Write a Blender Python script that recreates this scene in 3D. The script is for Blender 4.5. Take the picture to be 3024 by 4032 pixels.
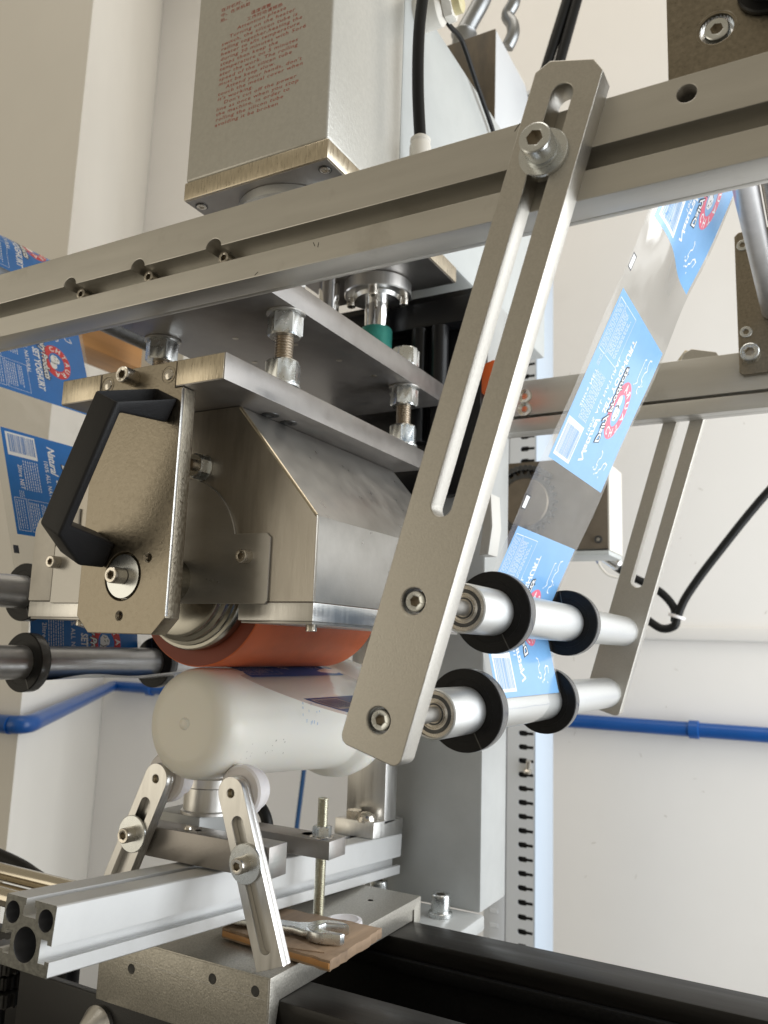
import bpy, bmesh, math, random
from mathutils import Vector, Matrix
random.seed(7)
R_ = math.radians
S = 0.001                                   # all lengths below are millimetres
scn = bpy.context.scene
for o in list(bpy.data.objects): bpy.data.objects.remove(o)
# ------------------------------------------------------------------ camera
cam_d = bpy.data.cameras.new('camera'); cam = bpy.data.objects.new('camera', cam_d)
scn.collection.objects.link(cam); scn.camera = cam
YAW, PITCH, ROLL = 0.510413, 0.162992, -0.033965
cy, sy, cp, sp, cr, sr = math.cos(YAW), math.sin(YAW), math.cos(PITCH), math.sin(PITCH), math.cos(ROLL), math.sin(ROLL)
fwd = Vector((-sy*cp, cy*cp, sp)); r0 = Vector((cy, sy, 0)); u0 = r0.cross(fwd)
rgt = r0*cr - u0*sr; upv = u0*cr + r0*sr
cam.matrix_world = Matrix(((rgt.x, upv.x, -fwd.x, 0), (rgt.y, upv.y, -fwd.y, 0), (rgt.z, upv.z, -fwd.z, 0), (0, 0, 0, 1)))
cam_d.sensor_fit = 'HORIZONTAL'; cam_d.sensor_width = 36; cam_d.lens = 38.514
cam_d.clip_start = 0.02; cam_d.clip_end = 50
cam_d.dof.use_dof = True; cam_d.dof.focus_distance = 0.53; cam_d.dof.aperture_fstop = 17
# ------------------------------------------------------------------ light
w = bpy.data.worlds.new('World'); scn.world = w; w.use_nodes = True
bg = w.node_tree.nodes['Background']; bg.inputs[0].default_value = (0.47, 0.415, 0.315, 1); bg.inputs[1].default_value = 0.60
def area(name, loc, to, sx, sy_, power, col):
    d = bpy.data.lights.new(name, 'AREA'); d.shape = 'RECTANGLE'; d.size = sx; d.size_y = sy_; d.energy = power; d.color = col
    o = bpy.data.objects.new(name, d); scn.collection.objects.link(o); o.location = loc
    o.rotation_euler = (Vector(to)-Vector(loc)).to_track_quat('-Z', 'Y').to_euler(); return o
area('window_light', (0.85, 0.92, 0.04), (-0.6, 0.80, -0.06), 1.25, 1.7, 26, (0.92, 0.965, 1.0))
area('ceiling_light', (-0.3, 0.55, 2.1), (-0.4, 0.9, 0), 1.8, 1.2, 13, (1.0, 0.94, 0.84))
area('left_window_light', (-1.5, -0.7, 0.05), (-0.6, 0.6, 0.05), 0.9, 1.2, 3.3, (1.0, 0.92, 0.76))
scn.view_settings.view_transform = 'Standard'; scn.view_settings.look = 'None'; scn.view_settings.exposure = 0.2
scn.view_settings.gamma = 1.0
scn.cycles.max_bounces = 8; scn.cycles.transparent_max_bounces = 12; scn.cycles.use_denoising = True

# ------------------------------------------------------------------ materials
def nt(name):
    m = bpy.data.materials.new(name); m.use_nodes = True; t = m.node_tree
    return m, t, t.nodes['Principled BSDF']
def mat(name, col, rough=.4, metal=0.0, noise=0.0, nscale=60, stretch=(1, 1, 1), rvar=0.0, bump=0.0, bscale=1500, bstretch=None,
        spots=0.0, spotcol=(0, 0, 0), spotscale=40, coat=0.0, sss=0.0, spec=None, trans=0.0):
    m, t, p = nt(name); N, L = t.nodes, t.links
    p.inputs['Base Color'].default_value = (*col, 1); p.inputs['Roughness'].default_value = rough; p.inputs['Metallic'].default_value = metal
    if coat: p.inputs['Coat Weight'].default_value = coat; p.inputs['Coat Roughness'].default_value = .12
    if sss:
        p.inputs['Subsurface Weight'].default_value = sss; p.inputs['Subsurface Radius'].default_value = (.022, .019, .015)
    if spec is not None: p.inputs['Specular IOR Level'].default_value = spec
    if trans: p.inputs['Transmission Weight'].default_value = trans
    tc = N.new('ShaderNodeTexCoord')
    def nz(scale, st, detail=4):
        mp = N.new('ShaderNodeMapping'); mp.inputs['Scale'].default_value = st; L.new(tc.outputs['Object'], mp.inputs['Vector'])
        n = N.new('ShaderNodeTexNoise'); n.inputs['Scale'].default_value = scale; n.inputs['Detail'].default_value = detail
        n.inputs['Roughness'].default_value = .6; L.new(mp.outputs[0], n.inputs['Vector']); return n
    cur = None
    if noise or rvar:
        n = nz(nscale, stretch)
        if noise:
            mx = N.new('ShaderNodeMix'); mx.data_type = 'RGBA'; mx.inputs[6].default_value = (*[max(0, c*(1-noise)) for c in col], 1)
            mx.inputs[7].default_value = (*[min(1, c*(1+noise)) for c in col], 1)
            rp = N.new('ShaderNodeMapRange'); rp.inputs[1].default_value = .3; rp.inputs[2].default_value = .7
            L.new(n.outputs['Fac'], rp.inputs[0]); L.new(rp.outputs[0], mx.inputs[0]); cur = mx.outputs[2]
        if rvar:
            rp = N.new('ShaderNodeMapRange'); rp.inputs[1].default_value = .3; rp.inputs[2].default_value = .7
            rp.inputs[3].default_value = max(0.02, rough-rvar); rp.inputs[4].default_value = rough+rvar
            L.new(n.outputs['Fac'], rp.inputs[0]); L.new(rp.outputs[0], p.inputs['Roughness'])
    if spots:
        n2 = nz(spotscale, (1, 1, 1), 8); rp = N.new('ShaderNodeMapRange'); rp.inputs[1].default_value = .60; rp.inputs[2].default_value = .74
        rp.inputs[3].default_value = 0; rp.inputs[4].default_value = spots; L.new(n2.outputs['Fac'], rp.inputs[0])
        mx = N.new('ShaderNodeMix'); mx.data_type = 'RGBA'; mx.inputs[7].default_value = (*spotcol, 1)
        if cur: L.new(cur, mx.inputs[6])
        else: mx.inputs[6].default_value = (*col, 1)
        L.new(rp.outputs[0], mx.inputs[0]); cur = mx.outputs[2]
    if cur: L.new(cur, p.inputs['Base Color'])
    if bump:
        n3 = nz(bscale, bstretch or (1, 1, 1), 3); b = N.new('ShaderNodeBump'); b.inputs['Strength'].default_value = bump; b.inputs['Distance'].default_value = .0004
        L.new(n3.outputs['Fac'], b.inputs['Height']); L.new(b.outputs[0], p.inputs['Normal'])
    return m
ALU = mat('blasted_aluminium', (.57, .55, .51), .42, 1, .07, 900, bump=.25, bscale=1000, rvar=.05, spots=.22, spotcol=(.40, .38, .34), spotscale=28)
RAIL = mat('anodised_rail', (.62, .605, .57), .42, .92, .05, 90, (.12, 1, 1), rvar=.05, bump=.12, bscale=900, bstretch=(.03, 1, 1), spots=.35, spotcol=(.34, .31, .27), spotscale=22)
EXTR = mat('extruded_aluminium', (.66, .665, .665), .46, .55, .02, 60, bump=.05, bscale=900, spots=.15, spotcol=(.5, .49, .47), spotscale=40)
CUT = mat('sawn_aluminium', (.15, .15, .14), .42, 1, .25, 400, bump=.4, bscale=900)
BRUSH = mat('brushed_aluminium', (.72, .71, .69), .34, 1, .06, 300, (1, 1, .06), rvar=.06, bump=.15, bscale=1500, bstretch=(1, 1, .03))
GROUND = mat('ground_steel', (.33, .31, .295), .38, .8, .10, 50, rvar=.06, bump=.15, bscale=700, bstretch=(1, .05, 1), spots=.35, spotcol=(.18, .23, .22), spotscale=26)
GOLD = mat('milled_steel', (.62, .55, .43), .34, 1, .16, 700, (1, 1, .15), rvar=.10, bump=.4, bscale=900, bstretch=(1, 1, .12))
STAIN = mat('stainless_sheet', (.46, .445, .42), .33, .72, .10, 60, (.4, 1, 1), rvar=.06, bump=.12, bscale=900, bstretch=(.04, .6, 1), spots=.3, spotcol=(.27, .29, .32), spotscale=18)
CAST = mat('satin_nickel_plate', (.29, .255, .20), .36, 1, .16, 420, rvar=.09, bump=.4, bscale=520)
EDGE = mat('bright_cut_edge', (.80, .79, .77), .30, 1, .06, 400, bump=.1)
ZINC = mat('zinc_plated_steel', (.70, .72, .72), .28, 1, .03, 200, rvar=.03)
INOX = mat('stainless_screw', (.66, .62, .56), .26, 1, .03, 200, rvar=.03)
SOCK = mat('dark_socket', (.50, .46, .40), .30, 1)
STUD = mat('raw_threaded_steel', (.50, .43, .35), .36, 1, .15, 500)
CHROME = mat('chrome', (.80, .80, .80), .06, 1)
DARKST = mat('dark_steel', (.10, .10, .10), .35, .9, .2, 200)
ROLL = mat('matte_anodised_tube', (.70, .71, .71), .40, .9, .04, 900, bump=.15, bscale=1800)
GREYROLL = mat('grey_and_dimmed_tube', (.58, .58, .59), .36, .9, .06, 90)
BLACK = mat('black_plastic', (.008, .008, .009), .32, 0, bump=.2, bscale=1500, spec=.3)
FLANGE = mat('black_acetal', (.008, .008, .009), .38, 0, .2, 500, spec=.22)
RUBBER = mat('black_cable_sheath', (.008, .008, .008), .42, spec=.25)
HANDLE = mat('black_grip_plastic', (.014, .014, .016), .47, 0, bump=.4, bscale=1300, spec=.3)
PAINT = mat('hammered_grey_paint', (.57, .56, .52), .30, .3, .05, 300, bump=.55, bscale=330, coat=.15)
BEAMP = mat('light_grey_paint', (.50, .52, .515), .38, 0, .03, 40, bump=.25, bscale=500, spots=.12, spotcol=(.30, .38, .36), spotscale=60)
GREYP = mat('grey_machine_paint', (.44, .45, .445), .33, 0, .05, 30, bump=.15, bscale=300)
IRON = mat('black_cast_iron', (.010, .010, .010), .6, 0, .3, 500, bump=1.0, bscale=240, spec=.25)
IRONTOP = mat('black_oxide_slide', (.030, .028, .026), .40, .3, .3, 60, (.1, 1, 1), rvar=.1, bump=.2, bscale=300, bstretch=(.05, 1, 1), spec=.3)
SLAB = mat('galvanised_plate', (.46, .44, .395), .43, .8, .20, 800, bump=.6, bscale=700, spots=.35, spotcol=(.24, .22, .18), spotscale=90)
SILI = mat('red_silicone_rubber', (.62, .135, .042), .46, 0, .08, 60, bump=.1, bscale=800, spec=.35)
SILID = mat('silicone_end', (.26, .045, .018), .55, 0, .06, 60)
BOTTLE = mat('milky_polyethylene', (.88, .86, .795), .30, 0, .012, 20, bump=.08, bscale=60, sss=.55, spots=.12, spotcol=(.5, .49, .44), spotscale=55)
WHITEP = mat('white_nylon', (.80, .77, .78), .45, 0, sss=.2)
IVORY = mat('ivory_plastic', (.74, .71, .65), .4)
WALL = mat('wall_paint', (.82, .80, .775), .75, 0, .03, 2.2, bump=.3, bscale=30, spots=.14, spotcol=(.66, .63, .60), spotscale=7)
PIERP = mat('pier_paint', (.80, .775, .725), .75, 0, .03, 2.5, bump=.3, bscale=25, spots=.1, spotcol=(.64, .60, .55), spotscale=6)
PIPEB = mat('blue_gloss_paint', (.005, .075, .30), .32, 0, .1, 20)
RACKP = mat('white_powder_coat', (.62, .64, .665), .4, 0, .02, 20)
RACKB = mat('window_lit_powder_coat', (.52, .60, .70), .4, 0)  # white coat tinted blue, the cool window light put into the colour
WOOD = mat('old_plywood', (.31, .215, .14), .70, 0, .40, 45, (1, .10, 1), bump=1.0, bscale=300, bstretch=(1, .08, 1), spots=.7, spotcol=(.11, .075, .05), spotscale=25)
PLANK = mat('varnished_timber', (.50, .25, .085), .45, 0, .25, 25, (1, .08, 1))
BROWNP = mat('oxidised_bracket', (.070, .050, .026), .6, 0, .4, 60, (1, 1, .3))
BROWN2 = mat('bronze_gearbox_plate', (.20, .165, .125), .42, .6, .15, 40)
GREEN = mat('green_collar', (.05, .28, .23), .3, .3, .25, 60)
BRASS = mat('brass', (.72, .46, .12), .3, 1)
ORANGE = mat('orange_plastic', (.75, .13, .02), .4)
FORGE = mat('forged_steel', (.34, .35, .36), .38, 1, .12, 60)
RED = mat('red_print', (.44, .075, .045), .5)
INKB = mat('blue_label_ink', (.004, .15, .50), .32, 0, .05, 60, coat=.2)
INKP = mat('blue_ink_reverse_sheen', (.20, .43, .74), .30, 0, .03, 60, coat=.4)  # print seen from behind, paled further by window sheen put into the colour
INKR = mat('red_label_ink', (.62, .035, .04), .35)
INKRP = mat('red_ink_reverse_sheen', (.80, .16, .24), .35)  # red print with the same film sheen put into the colour
INKW = mat('white_label_ink', (.82, .82, .82), .4)
INKD = mat('dark_label_ink', (.03, .035, .05), .4)
def film_mat():
    m, t, p = nt('clear_film'); N, L = t.nodes, t.links; N.remove(p)
    out = N['Material Output']; tr = N.new('ShaderNodeBsdfTransparent'); tr.inputs[0].default_value = (.965, .965, .96, 1)
    gl = N.new('ShaderNodeBsdfGlossy'); gl.inputs['Roughness'].default_value = .11; df = N.new('ShaderNodeBsdfDiffuse'); df.inputs[0].default_value = (.75, .75, .74, 1)
    lw = N.new('ShaderNodeLayerWeight'); pw = N.new('ShaderNodeMath'); pw.operation = 'POWER'; pw.inputs[1].default_value = 3.0
    mr = N.new('ShaderNodeMapRange'); mr.inputs[3].default_value = .055; mr.inputs[4].default_value = .75
    L.new(lw.outputs['Facing'], pw.inputs[0]); L.new(pw.outputs[0], mr.inputs[0])
    tc = N.new('ShaderNodeTexCoord'); nz = N.new('ShaderNodeTexNoise'); nz.inputs['Scale'].default_value = 22; nz.inputs['Detail'].default_value = 2
    b = N.new('ShaderNodeBump'); b.inputs['Strength'].default_value = .4; b.inputs['Distance'].default_value = .003
    L.new(tc.outputs['Object'], nz.inputs['Vector']); L.new(nz.outputs['Fac'], b.inputs['Height']); L.new(b.outputs[0], gl.inputs['Normal'])
    a = N.new('ShaderNodeMixShader'); a.inputs[0].default_value = .06; L.new(tr.outputs[0], a.inputs[1]); L.new(df.outputs[0], a.inputs[2])
    c = N.new('ShaderNodeMixShader'); L.new(mr.outputs[0], c.inputs[0]); L.new(a.outputs[0], c.inputs[1]); L.new(gl.outputs[0], c.inputs[2])
    L.new(c.outputs[0], out.inputs[0]); return m
FILM = film_mat()

# ------------------------------------------------------------------ objects and parts
col = scn.collection
def thing(name, label, cat, loc=(0, 0, 0), group=None, kind=None):
    o = bpy.data.objects.new(name, None); col.objects.link(o); o.location = Vector(loc)*S; o.empty_display_size = .01
    o['label'] = label; o['category'] = cat
    if group: o['group'] = group
    if kind: o['kind'] = kind
    return o
def base(o):
    v = Vector((0, 0, 0))
    while o is not None: v += o.location; o = o.parent
    return v
def part(name, bm, m, parent=None, label=None, cat=None, group=None, kind=None, ang=32, smooth=True, mats=None):
    if isinstance(bm, B): bm = bm.bm
    me = bpy.data.meshes.new(name); off = base(parent)
    bmesh.ops.scale(bm, vec=(S, S, S), verts=bm.verts)
    org = Vector((0, 0, 0))
    if parent is None and bm.verts:
        mn = Vector([min(v.co[i] for v in bm.verts) for i in range(3)]); mx = Vector([max(v.co[i] for v in bm.verts) for i in range(3)])
        org = Vector(((mn.x+mx.x)/2, (mn.y+mx.y)/2, mn.z))
    bmesh.ops.translate(bm, vec=-off-org, verts=bm.verts)
    bm.to_mesh(me); bm.free()
    for k in (mats or [m]): me.materials.append(k)
    if smooth:
        me.polygons.foreach_set('use_smooth', [True]*len(me.polygons)); me.set_sharp_from_angle(angle=R_(ang))
    o = bpy.data.objects.new(name, me); col.objects.link(o); o.parent = parent; o.location = org if parent is None else (0, 0, 0)
    if label: o['label'] = label
    if cat: o['category'] = cat
    if group: o['group'] = group
    if kind: o['kind'] = kind
    return o
def copy_tree(o, parent=None, delta=(0, 0, 0), label=None):
    c = o.copy(); col.objects.link(c); c.parent = parent
    if parent is None: c.location = o.location + Vector(delta)*S
    if label: c['label'] = label
    for ch in list(o.children): copy_tree(ch, c)
    return c

class B:
    def __init__(s): s.bm = bmesh.new()
    def _merge(s, b):
        me = bpy.data.meshes.new('tmp'); b.to_mesh(me); b.free(); s.bm.from_mesh(me); bpy.data.meshes.remove(me); return s
    def mesh(s, me, mtx=None):
        if mtx is not None: me.transform(mtx)
        s.bm.from_mesh(me); bpy.data.meshes.remove(me); return s
    def box(s, x0, x1, y0, y1, z0, z1, bev=.5, seg=2, mtx=None):
        b = bmesh.new(); bmesh.ops.create_cube(b, size=1)
        for v in b.verts: v.co = Vector((x0+(v.co.x+.5)*(x1-x0), y0+(v.co.y+.5)*(y1-y0), z0+(v.co.z+.5)*(z1-z0)))
        if bev: bmesh.ops.bevel(b, geom=list(b.edges), offset=bev, segments=seg, affect='EDGES', profile=.5)
        if mtx is not None: bmesh.ops.transform(b, matrix=mtx, verts=b.verts)
        return s._merge(b)
    def prism(s, pts, a0, a1, plane='xz', bev=.5, seg=2):
        """pts polygon in a plane ('xz' along y, 'yz' along x, 'xy' along z) extruded from a0 to a1"""
        f = {'xz': lambda u, v, a: (u, a, v), 'yz': lambda u, v, a: (a, u, v), 'xy': lambda u, v, a: (u, v, a)}[plane]
        b = bmesh.new(); n = len(pts)
        A = [b.verts.new(f(u, v, a0)) for u, v in pts]; C = [b.verts.new(f(u, v, a1)) for u, v in pts]
        b.faces.new(A); b.faces.new(C[::-1])
        for i in range(n): b.faces.new((A[i], C[i], C[(i+1) % n], A[(i+1) % n]))
        bmesh.ops.recalc_face_normals(b, faces=b.faces)
        if bev: bmesh.ops.bevel(b, geom=list(b.edges), offset=bev, segments=seg, affect='EDGES', profile=.5)
        return s._merge(b)
    def lathe(s, prof, o, d, seg=32, cap=True):
        """prof [(r, h)] turned round the axis from o along d"""
        d = Vector(d).normalized(); q = d.orthogonal().normalized(); p = d.cross(q); o = Vector(o); b = bmesh.new(); rings = []
        for r, h in prof:
            if r < 1e-6: rings.append([b.verts.new(o+d*h)])
            else: rings.append([b.verts.new(o+d*h+(q*math.cos(2*math.pi*i/seg)+p*math.sin(2*math.pi*i/seg))*r) for i in range(seg)])
        for A, C in zip(rings, rings[1:]):
            for i in range(seg):
                j = (i+1) % seg
                if len(A) == 1 and len(C) == 1: continue
                if len(A) == 1: b.faces.new((A[0], C[j], C[i]))
                elif len(C) == 1: b.faces.new((A[i], A[j], C[0]))
                else: b.faces.new((A[i], A[j], C[j], C[i]))
        if cap:
            if len(rings[0]) > 1: b.faces.new(rings[0][::-1])
            if len(rings[-1]) > 1: b.faces.new(rings[-1])
        bmesh.ops.recalc_face_normals(b, faces=b.faces)
        return s._merge(b)
    def cyl(s, o, d, r, h, bev=.4, seg=32):
        return s.lathe([(r-bev, 0), (r, bev), (r, h-bev), (r-bev, h)], o, d, seg)
    def tube(s, pts, r, seg=14, n=10):
        """smooth cable through pts"""
        P = [Vector(p) for p in pts]; Q = []
        for i in range(len(P)-1):
            a, b_, c, d = P[max(0, i-1)], P[i], P[i+1], P[min(len(P)-1, i+2)]
            for k in range(n):
                t = k/n; Q.append(.5*((2*b_)+(c-a)*t+(2*a-5*b_+4*c-d)*t*t+(3*b_-a-3*c+d)*t**3))
        Q.append(P[-1]); b = bmesh.new(); up = None; rings = []
        for i, q in enumerate(Q):
            d = (Q[min(i+1, len(Q)-1)]-Q[max(i-1, 0)]).normalized()
            up = d.orthogonal().normalized() if up is None else (up-d*up.dot(d)).normalized(); sd = d.cross(up)
            rings.append([b.verts.new(q+(up*math.cos(2*math.pi*k/seg)+sd*math.sin(2*math.pi*k/seg))*r) for k in range(seg)])
        for A, C in zip(rings, rings[1:]):
            for k in range(seg): b.faces.new((A[k], A[(k+1) % seg], C[(k+1) % seg], C[k]))
        b.faces.new(rings[0][::-1]); b.faces.new(rings[-1])
        return s._merge(b)
    def nut(s, o, d, af, h, spin=0):
        d = Vector(d).normalized(); q = d.orthogonal().normalized(); p = d.cross(q); o = Vector(o); b = bmesh.new()
        Rr = af/math.sqrt(3); seg = 24; rings = []
        for hh, f in ((0, .0), (h*.08, 1), (h*.92, 1), (h, 0)):
            rg = []
            for i in range(seg):
                a = 2*math.pi*i/seg; hx = (af/2)/math.cos(((a+math.pi/6) % (math.pi/3))-math.pi/6)
                r = hx if f else min(hx, af/2*1.0)
                rg.append(b.verts.new(o+d*hh+(q*math.cos(a+spin)+p*math.sin(a+spin))*r))
            rings.append(rg)
        for A, C in zip(rings, rings[1:]):
            for i in range(seg): b.faces.new((A[i], A[(i+1) % seg], C[(i+1) % seg], C[i]))
        b.faces.new(rings[0][::-1]); b.faces.new(rings[-1]); bmesh.ops.recalc_face_normals(b, faces=b.faces)
        return s._merge(b)
    def thread(s, o, d, r, L, pitch=2.0, seg=20):
        n = int(L/pitch); prof = [(r*.80, 0)]
        for i in range(n): prof += [(r*.86, i*pitch+.08*pitch), (r, (i+.45)*pitch), (r, (i+.6)*pitch), (r*.86, (i+.97)*pitch)]
        prof += [(r*.8, L)]
        return s.lathe(prof, o, d, seg)
def capscrew(name, o, d, r, h, parent, m=None, hexr=None, knurl=True):
    """socket head: o is the base of the head, d points out of the surface; the hexagon socket is a child"""
    d = Vector(d).normalized(); q = d.orthogonal().normalized(); p = d.cross(q); o = Vector(o); seg = 48; hr = hexr or r*.52
    b = bmesh.new()
    def ring(rr, hh, kn=0, hx=False):
        out = []
        for i in range(seg):
            a = 2*math.pi*i/seg; k = rr*(1-(.028 if (kn and i % 2) else 0))
            if hx: k = rr*math.cos(math.pi/6)/math.cos(((a) % (math.pi/3))-math.pi/6)
            out.append(b.verts.new(o+d*hh+(q*math.cos(a)+p*math.sin(a))*k))
        return out
    kn = 1 if knurl else 0
    rs = [ring(r*.97, 0), ring(r, .04*h, kn), ring(r, h*.82, kn), ring(r*.985, h*.86), ring(r*.96, h*.95), ring(r*.88, h), ring(hr*1.12, h), ring(hr, h*.97, 0, True), ring(hr, h*.45, 0, True)]
    for A, C in zip(rs, rs[1:]):
        for i in range(seg): b.faces.new((A[i], A[(i+1) % seg], C[(i+1) % seg], C[i]))
    b.faces.new(rs[0][::-1]); b.faces.new(rs[-1]); bmesh.ops.recalc_face_normals(b, faces=b.faces)
    b.faces.ensure_lookup_table()
    n = len(b.faces)
    for f in b.faces:
        c = f.calc_center_median()-o; hh = c.dot(d); rad = (c-d*hh).length
        if rad < hr*1.02 and hh < h*.97: f.material_index = 1
    return part(name, b, None, parent, mats=[m or INOX, SOCK], ang=28)
def plate_mesh(outline, holes, t, bev=.4, res=1):
    """flat plate with holes in local XY, thickness t centred on z=0"""
    cu = bpy.data.curves.new('tmp', 'CURVE'); cu.dimensions = '2D'; cu.fill_mode = 'BOTH'
    cu.extrude = t/2-bev; cu.bevel_depth = bev; cu.bevel_resolution = res; cu.offset = -bev
    for pts in [outline]+list(holes):
        sp = cu.splines.new('POLY'); sp.points.add(len(pts)-1); sp.use_cyclic_u = True
        for k, (x, y) in enumerate(pts): sp.points[k].co = (x, y, 0, 1)
    o = bpy.data.objects.new('tmp', cu); me = bpy.data.meshes.new_from_object(o)
    bpy.data.objects.remove(o); bpy.data.curves.remove(cu); return me
def circ(x, y, r, n=28, a0=0, a1=360):
    return [(x+r*math.cos(R_(a0+(a1-a0)*i/(n if a1-a0 == 360 else n-1))), y+r*math.sin(R_(a0+(a1-a0)*i/(n if a1-a0 == 360 else n-1)))) for i in range(n)]
def slot(x, y0, y1, r, n=14):
    return circ(x, y1-r, r, n, 0, 180)+circ(x, y0+r, r, n, 180, 360)
def ellip(x, y, ra, rb, n=40): return [(x+ra*math.cos(2*math.pi*i/n), y+rb*math.sin(2*math.pi*i/n)) for i in range(n)]
def m_xz(y, tilt=0, ox=0, oz=0):
    """local XY -> world XZ at depth y, local +Y tilted from vertical toward +x by tilt"""
    c, s_ = math.cos(tilt), math.sin(tilt)
    return Matrix(((c, s_, 0, ox), (0, 0, -1, y), (-s_, c, 0, oz), (0, 0, 0, 1)))

# ================================================================== SETTING: walls, pier, pipes
t = thing('back_wall', 'off white painted workshop wall behind the machine on the right', 'wall', (0, 1605, -1500))
part('plaster', B().box(-1760, 1500, 1605, 1705, -1500, 2300, bev=0), WALL, t)
part('ledge', B().box(-700, 1500, 1592, 1606, 31, 55, bev=3), WALL, t)
t = thing('wall_pier', 'cream wall pier with a bright slanting side and dark scuff near the top left', 'wall pier', (-1062, 826, -1500))
part('plaster', B().prism([(-1062, 826), (-1739, 1604), (-3000, 1604), (-3000, 826)], -1500, 2300, 'xy', bev=0), PIERP, t)
sc = B()
for k in range(9):
    x0 = -1182-k*5.5+random.uniform(-2, 2); z0 = 1120+k*13
    sc.box(x0-3, x0+random.uniform(1, 5), 825.2, 825.8, z0, z0+random.uniform(12, 22), bev=0)
part('scuff_mark', sc, mat('pencil_scuff', (.22, .21, .20), .7), t)
rw = random.Random(11); sm = B()
for _ in range(46):
    x, z = rw.uniform(-560, -100), rw.uniform(-420, 620); l = rw.uniform(.8, 5)
    sm.box(-l, l, -.1, .1, -rw.uniform(.4, 1.0), rw.uniform(.4, 1.2), 0, mtx=Matrix.Translation((x, 1604.9, z)) @ Matrix.Rotation(rw.uniform(-1.5, 1.5), 4, 'Y'))
part('wall_nick', sm, mat('wall_nick', (.60, .57, .53), .8), bpy.data.objects['back_wall'], kind='stuff')
t = thing('water_pipe', 'glossy blue painted pipe running along the foot of the walls', 'pipe', (-800, 1580, -126))
part('pipe_run', B().tube([(-2600, 806, -128), (-1200, 806, -128), (-1075, 806, -128), (-1040, 822, -127), (-1100, 900, -126), (-1400, 1250, -126), (-1620, 1510, -124), (-1675, 1580, -124), (-1600, 1585, -124), (-900, 1585, -126), (1400, 1585, -126)], 13, 18, 8), PIPEB, t)
for x, y in ((-250, 1585), (-1560, 1585), (-700, 1585)):
    part('pipe_clip', B().lathe([(13.5, 0), (16, 1), (16, 17), (13.5, 18)], (x, y, -126), (1, 0, 0), 24), PIPEB, t)
c = thing('blue_cord', 'thin dark blue cord hanging down the wall behind the threaded rod', 'cord', (-830, 1500, -600))
part('cord', B().tube([(-1003, 1500, -150), (-1013, 1500, -268), (-1025, 1500, -393), (-1042, 1500, -600)], 5, 8), mat('blue_cord', (.012, .07, .19), .5), c)

fl = part('floor', B().box(-3000, 1500, -1500, 1592, -960, -900, bev=0), mat('grey_floor', (.20, .195, .185), .5, 0, .1, 5), kind='structure')
fl['label'] = 'grey workshop floor below the machine'; fl['category'] = 'floor'
# ================================================================== cabinet post with slots
t = thing('slotted_post', 'tall white cabinet post with a column of black keyhole slots', 'cabinet post', (-466, 1344, -700))
pitch = 21.3; hs = []
for k in range(78):
    z = -640+k*pitch
    hs.append(circ(-461.5, z, 4.2, 12, 90, 270)+[(-452.5, z-4.2), (-450.8, z-2.3), (-440.6, z-2.3), (-440.6, z+2.3), (-450.8, z+2.3), (-452.5, z+4.2)])
me = plate_mesh([(-484.6, -700), (-439, -700), (-439, 1012), (-484.6, 1012)], hs, 2.4, .15)
part('slotted_face', B().mesh(me, m_xz(1300)), RACKP, t)
part('dark_backing', B().box(-484, -441, 1306, 1320, -700, 1010, 0), mat('cavity_shade', (.01, .01, .01), .7), t)  # black backing standing for the shade inside the hollow post
p = B().box(-522, -486, 1299, 1312, -700, 1012, 1)
part('side_panel', p, RACKP, t)
lv = B()
for k in range(78): lv.box(-512, -497, 1298.2, 1299.4, -642+k*pitch, -635+k*pitch, 1.0, 1)
part('slot_reflection', lv, RACKP, t, kind='stuff')  # raised marks imitating a reflection of the slots
part('return_flange', B().box(-438.6, -437, 1299, 1390, -700, 1012, .4), RACKB, t)
part('grommet_clip', B().lathe([(3, 0), (7, 2), (7, 6), (4, 8), (4, 22)], (-450, 1298, -190), (.2, -.3, 1), 14), INOX, t)

# ================================================================== column, gantry and ram housing
t = thing('machine_column', 'dark grey painted machine column behind the bottle carriage with bolted foot', 'column', (-396, 800, -236))
part('web', B().box(-424, -301, 742, 806, -236, 362, 3), GREYP, t)
part('foot', B().box(-434, -297, 668, 744, -250, -236, 3), GREYP, t)
for x, y in ((-329, 716), (-396, 722)):
    s = capscrew('foot_bolt', (x, y, -232), (0, 0, 1), 8.5, 15, t, ZINC)
    part('washer', B().cyl((0, 0, 0), (0, 0, 1), 11.5, 3.5).mesh(bpy.data.meshes.new('e')), ZINC, s) if 0 else part('foot_washer', B().cyl((x, y, -236), (0, 0, 1), 11, 4), ZINC, t)
t = thing('drive_housing', 'black housing in shadow above and behind the large steel plate', 'machine housing', (-390, 730, 180))
part('casing', B().box(-475, -300, 722, 741, 150, 362, 2), BLACK, t)
part('cross_bar', B().box(-475, -296, 700, 721, 318, 345, 2), BLACK, t)
for x in (-338, -360): part('spring_sleeve', B().cyl((x, 706, 200), (0, 0, 1), 9, 118), BLACK, t)
t = thing('ram_housing', 'grey hammered box with red warning text above the rail', 'machine box', (-396, 530, 364))
part('casing', B().box(-467, -325, 472, 588, 380.8, 700, 2.2, 3), PAINT, t)
part('bottom_plate', B().box(-467.5, -323.5, 471.6, 711, 364, 380.2, 1.2), GOLD, t)
part('bottom_face', B().box(-466, -325, 473.2, 709, 363.4, 364.2, 0), GROUND, t)
part('piston_collar', B().lathe([(45.5, 0), (46, .6), (46, 8), (44.5, 9.5), (30, 9.5), (30, 5), (22, 5), (22, 14)], (-394, 526.8, 363.4), (0, 0, -1), 40), ROLL, t)
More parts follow.
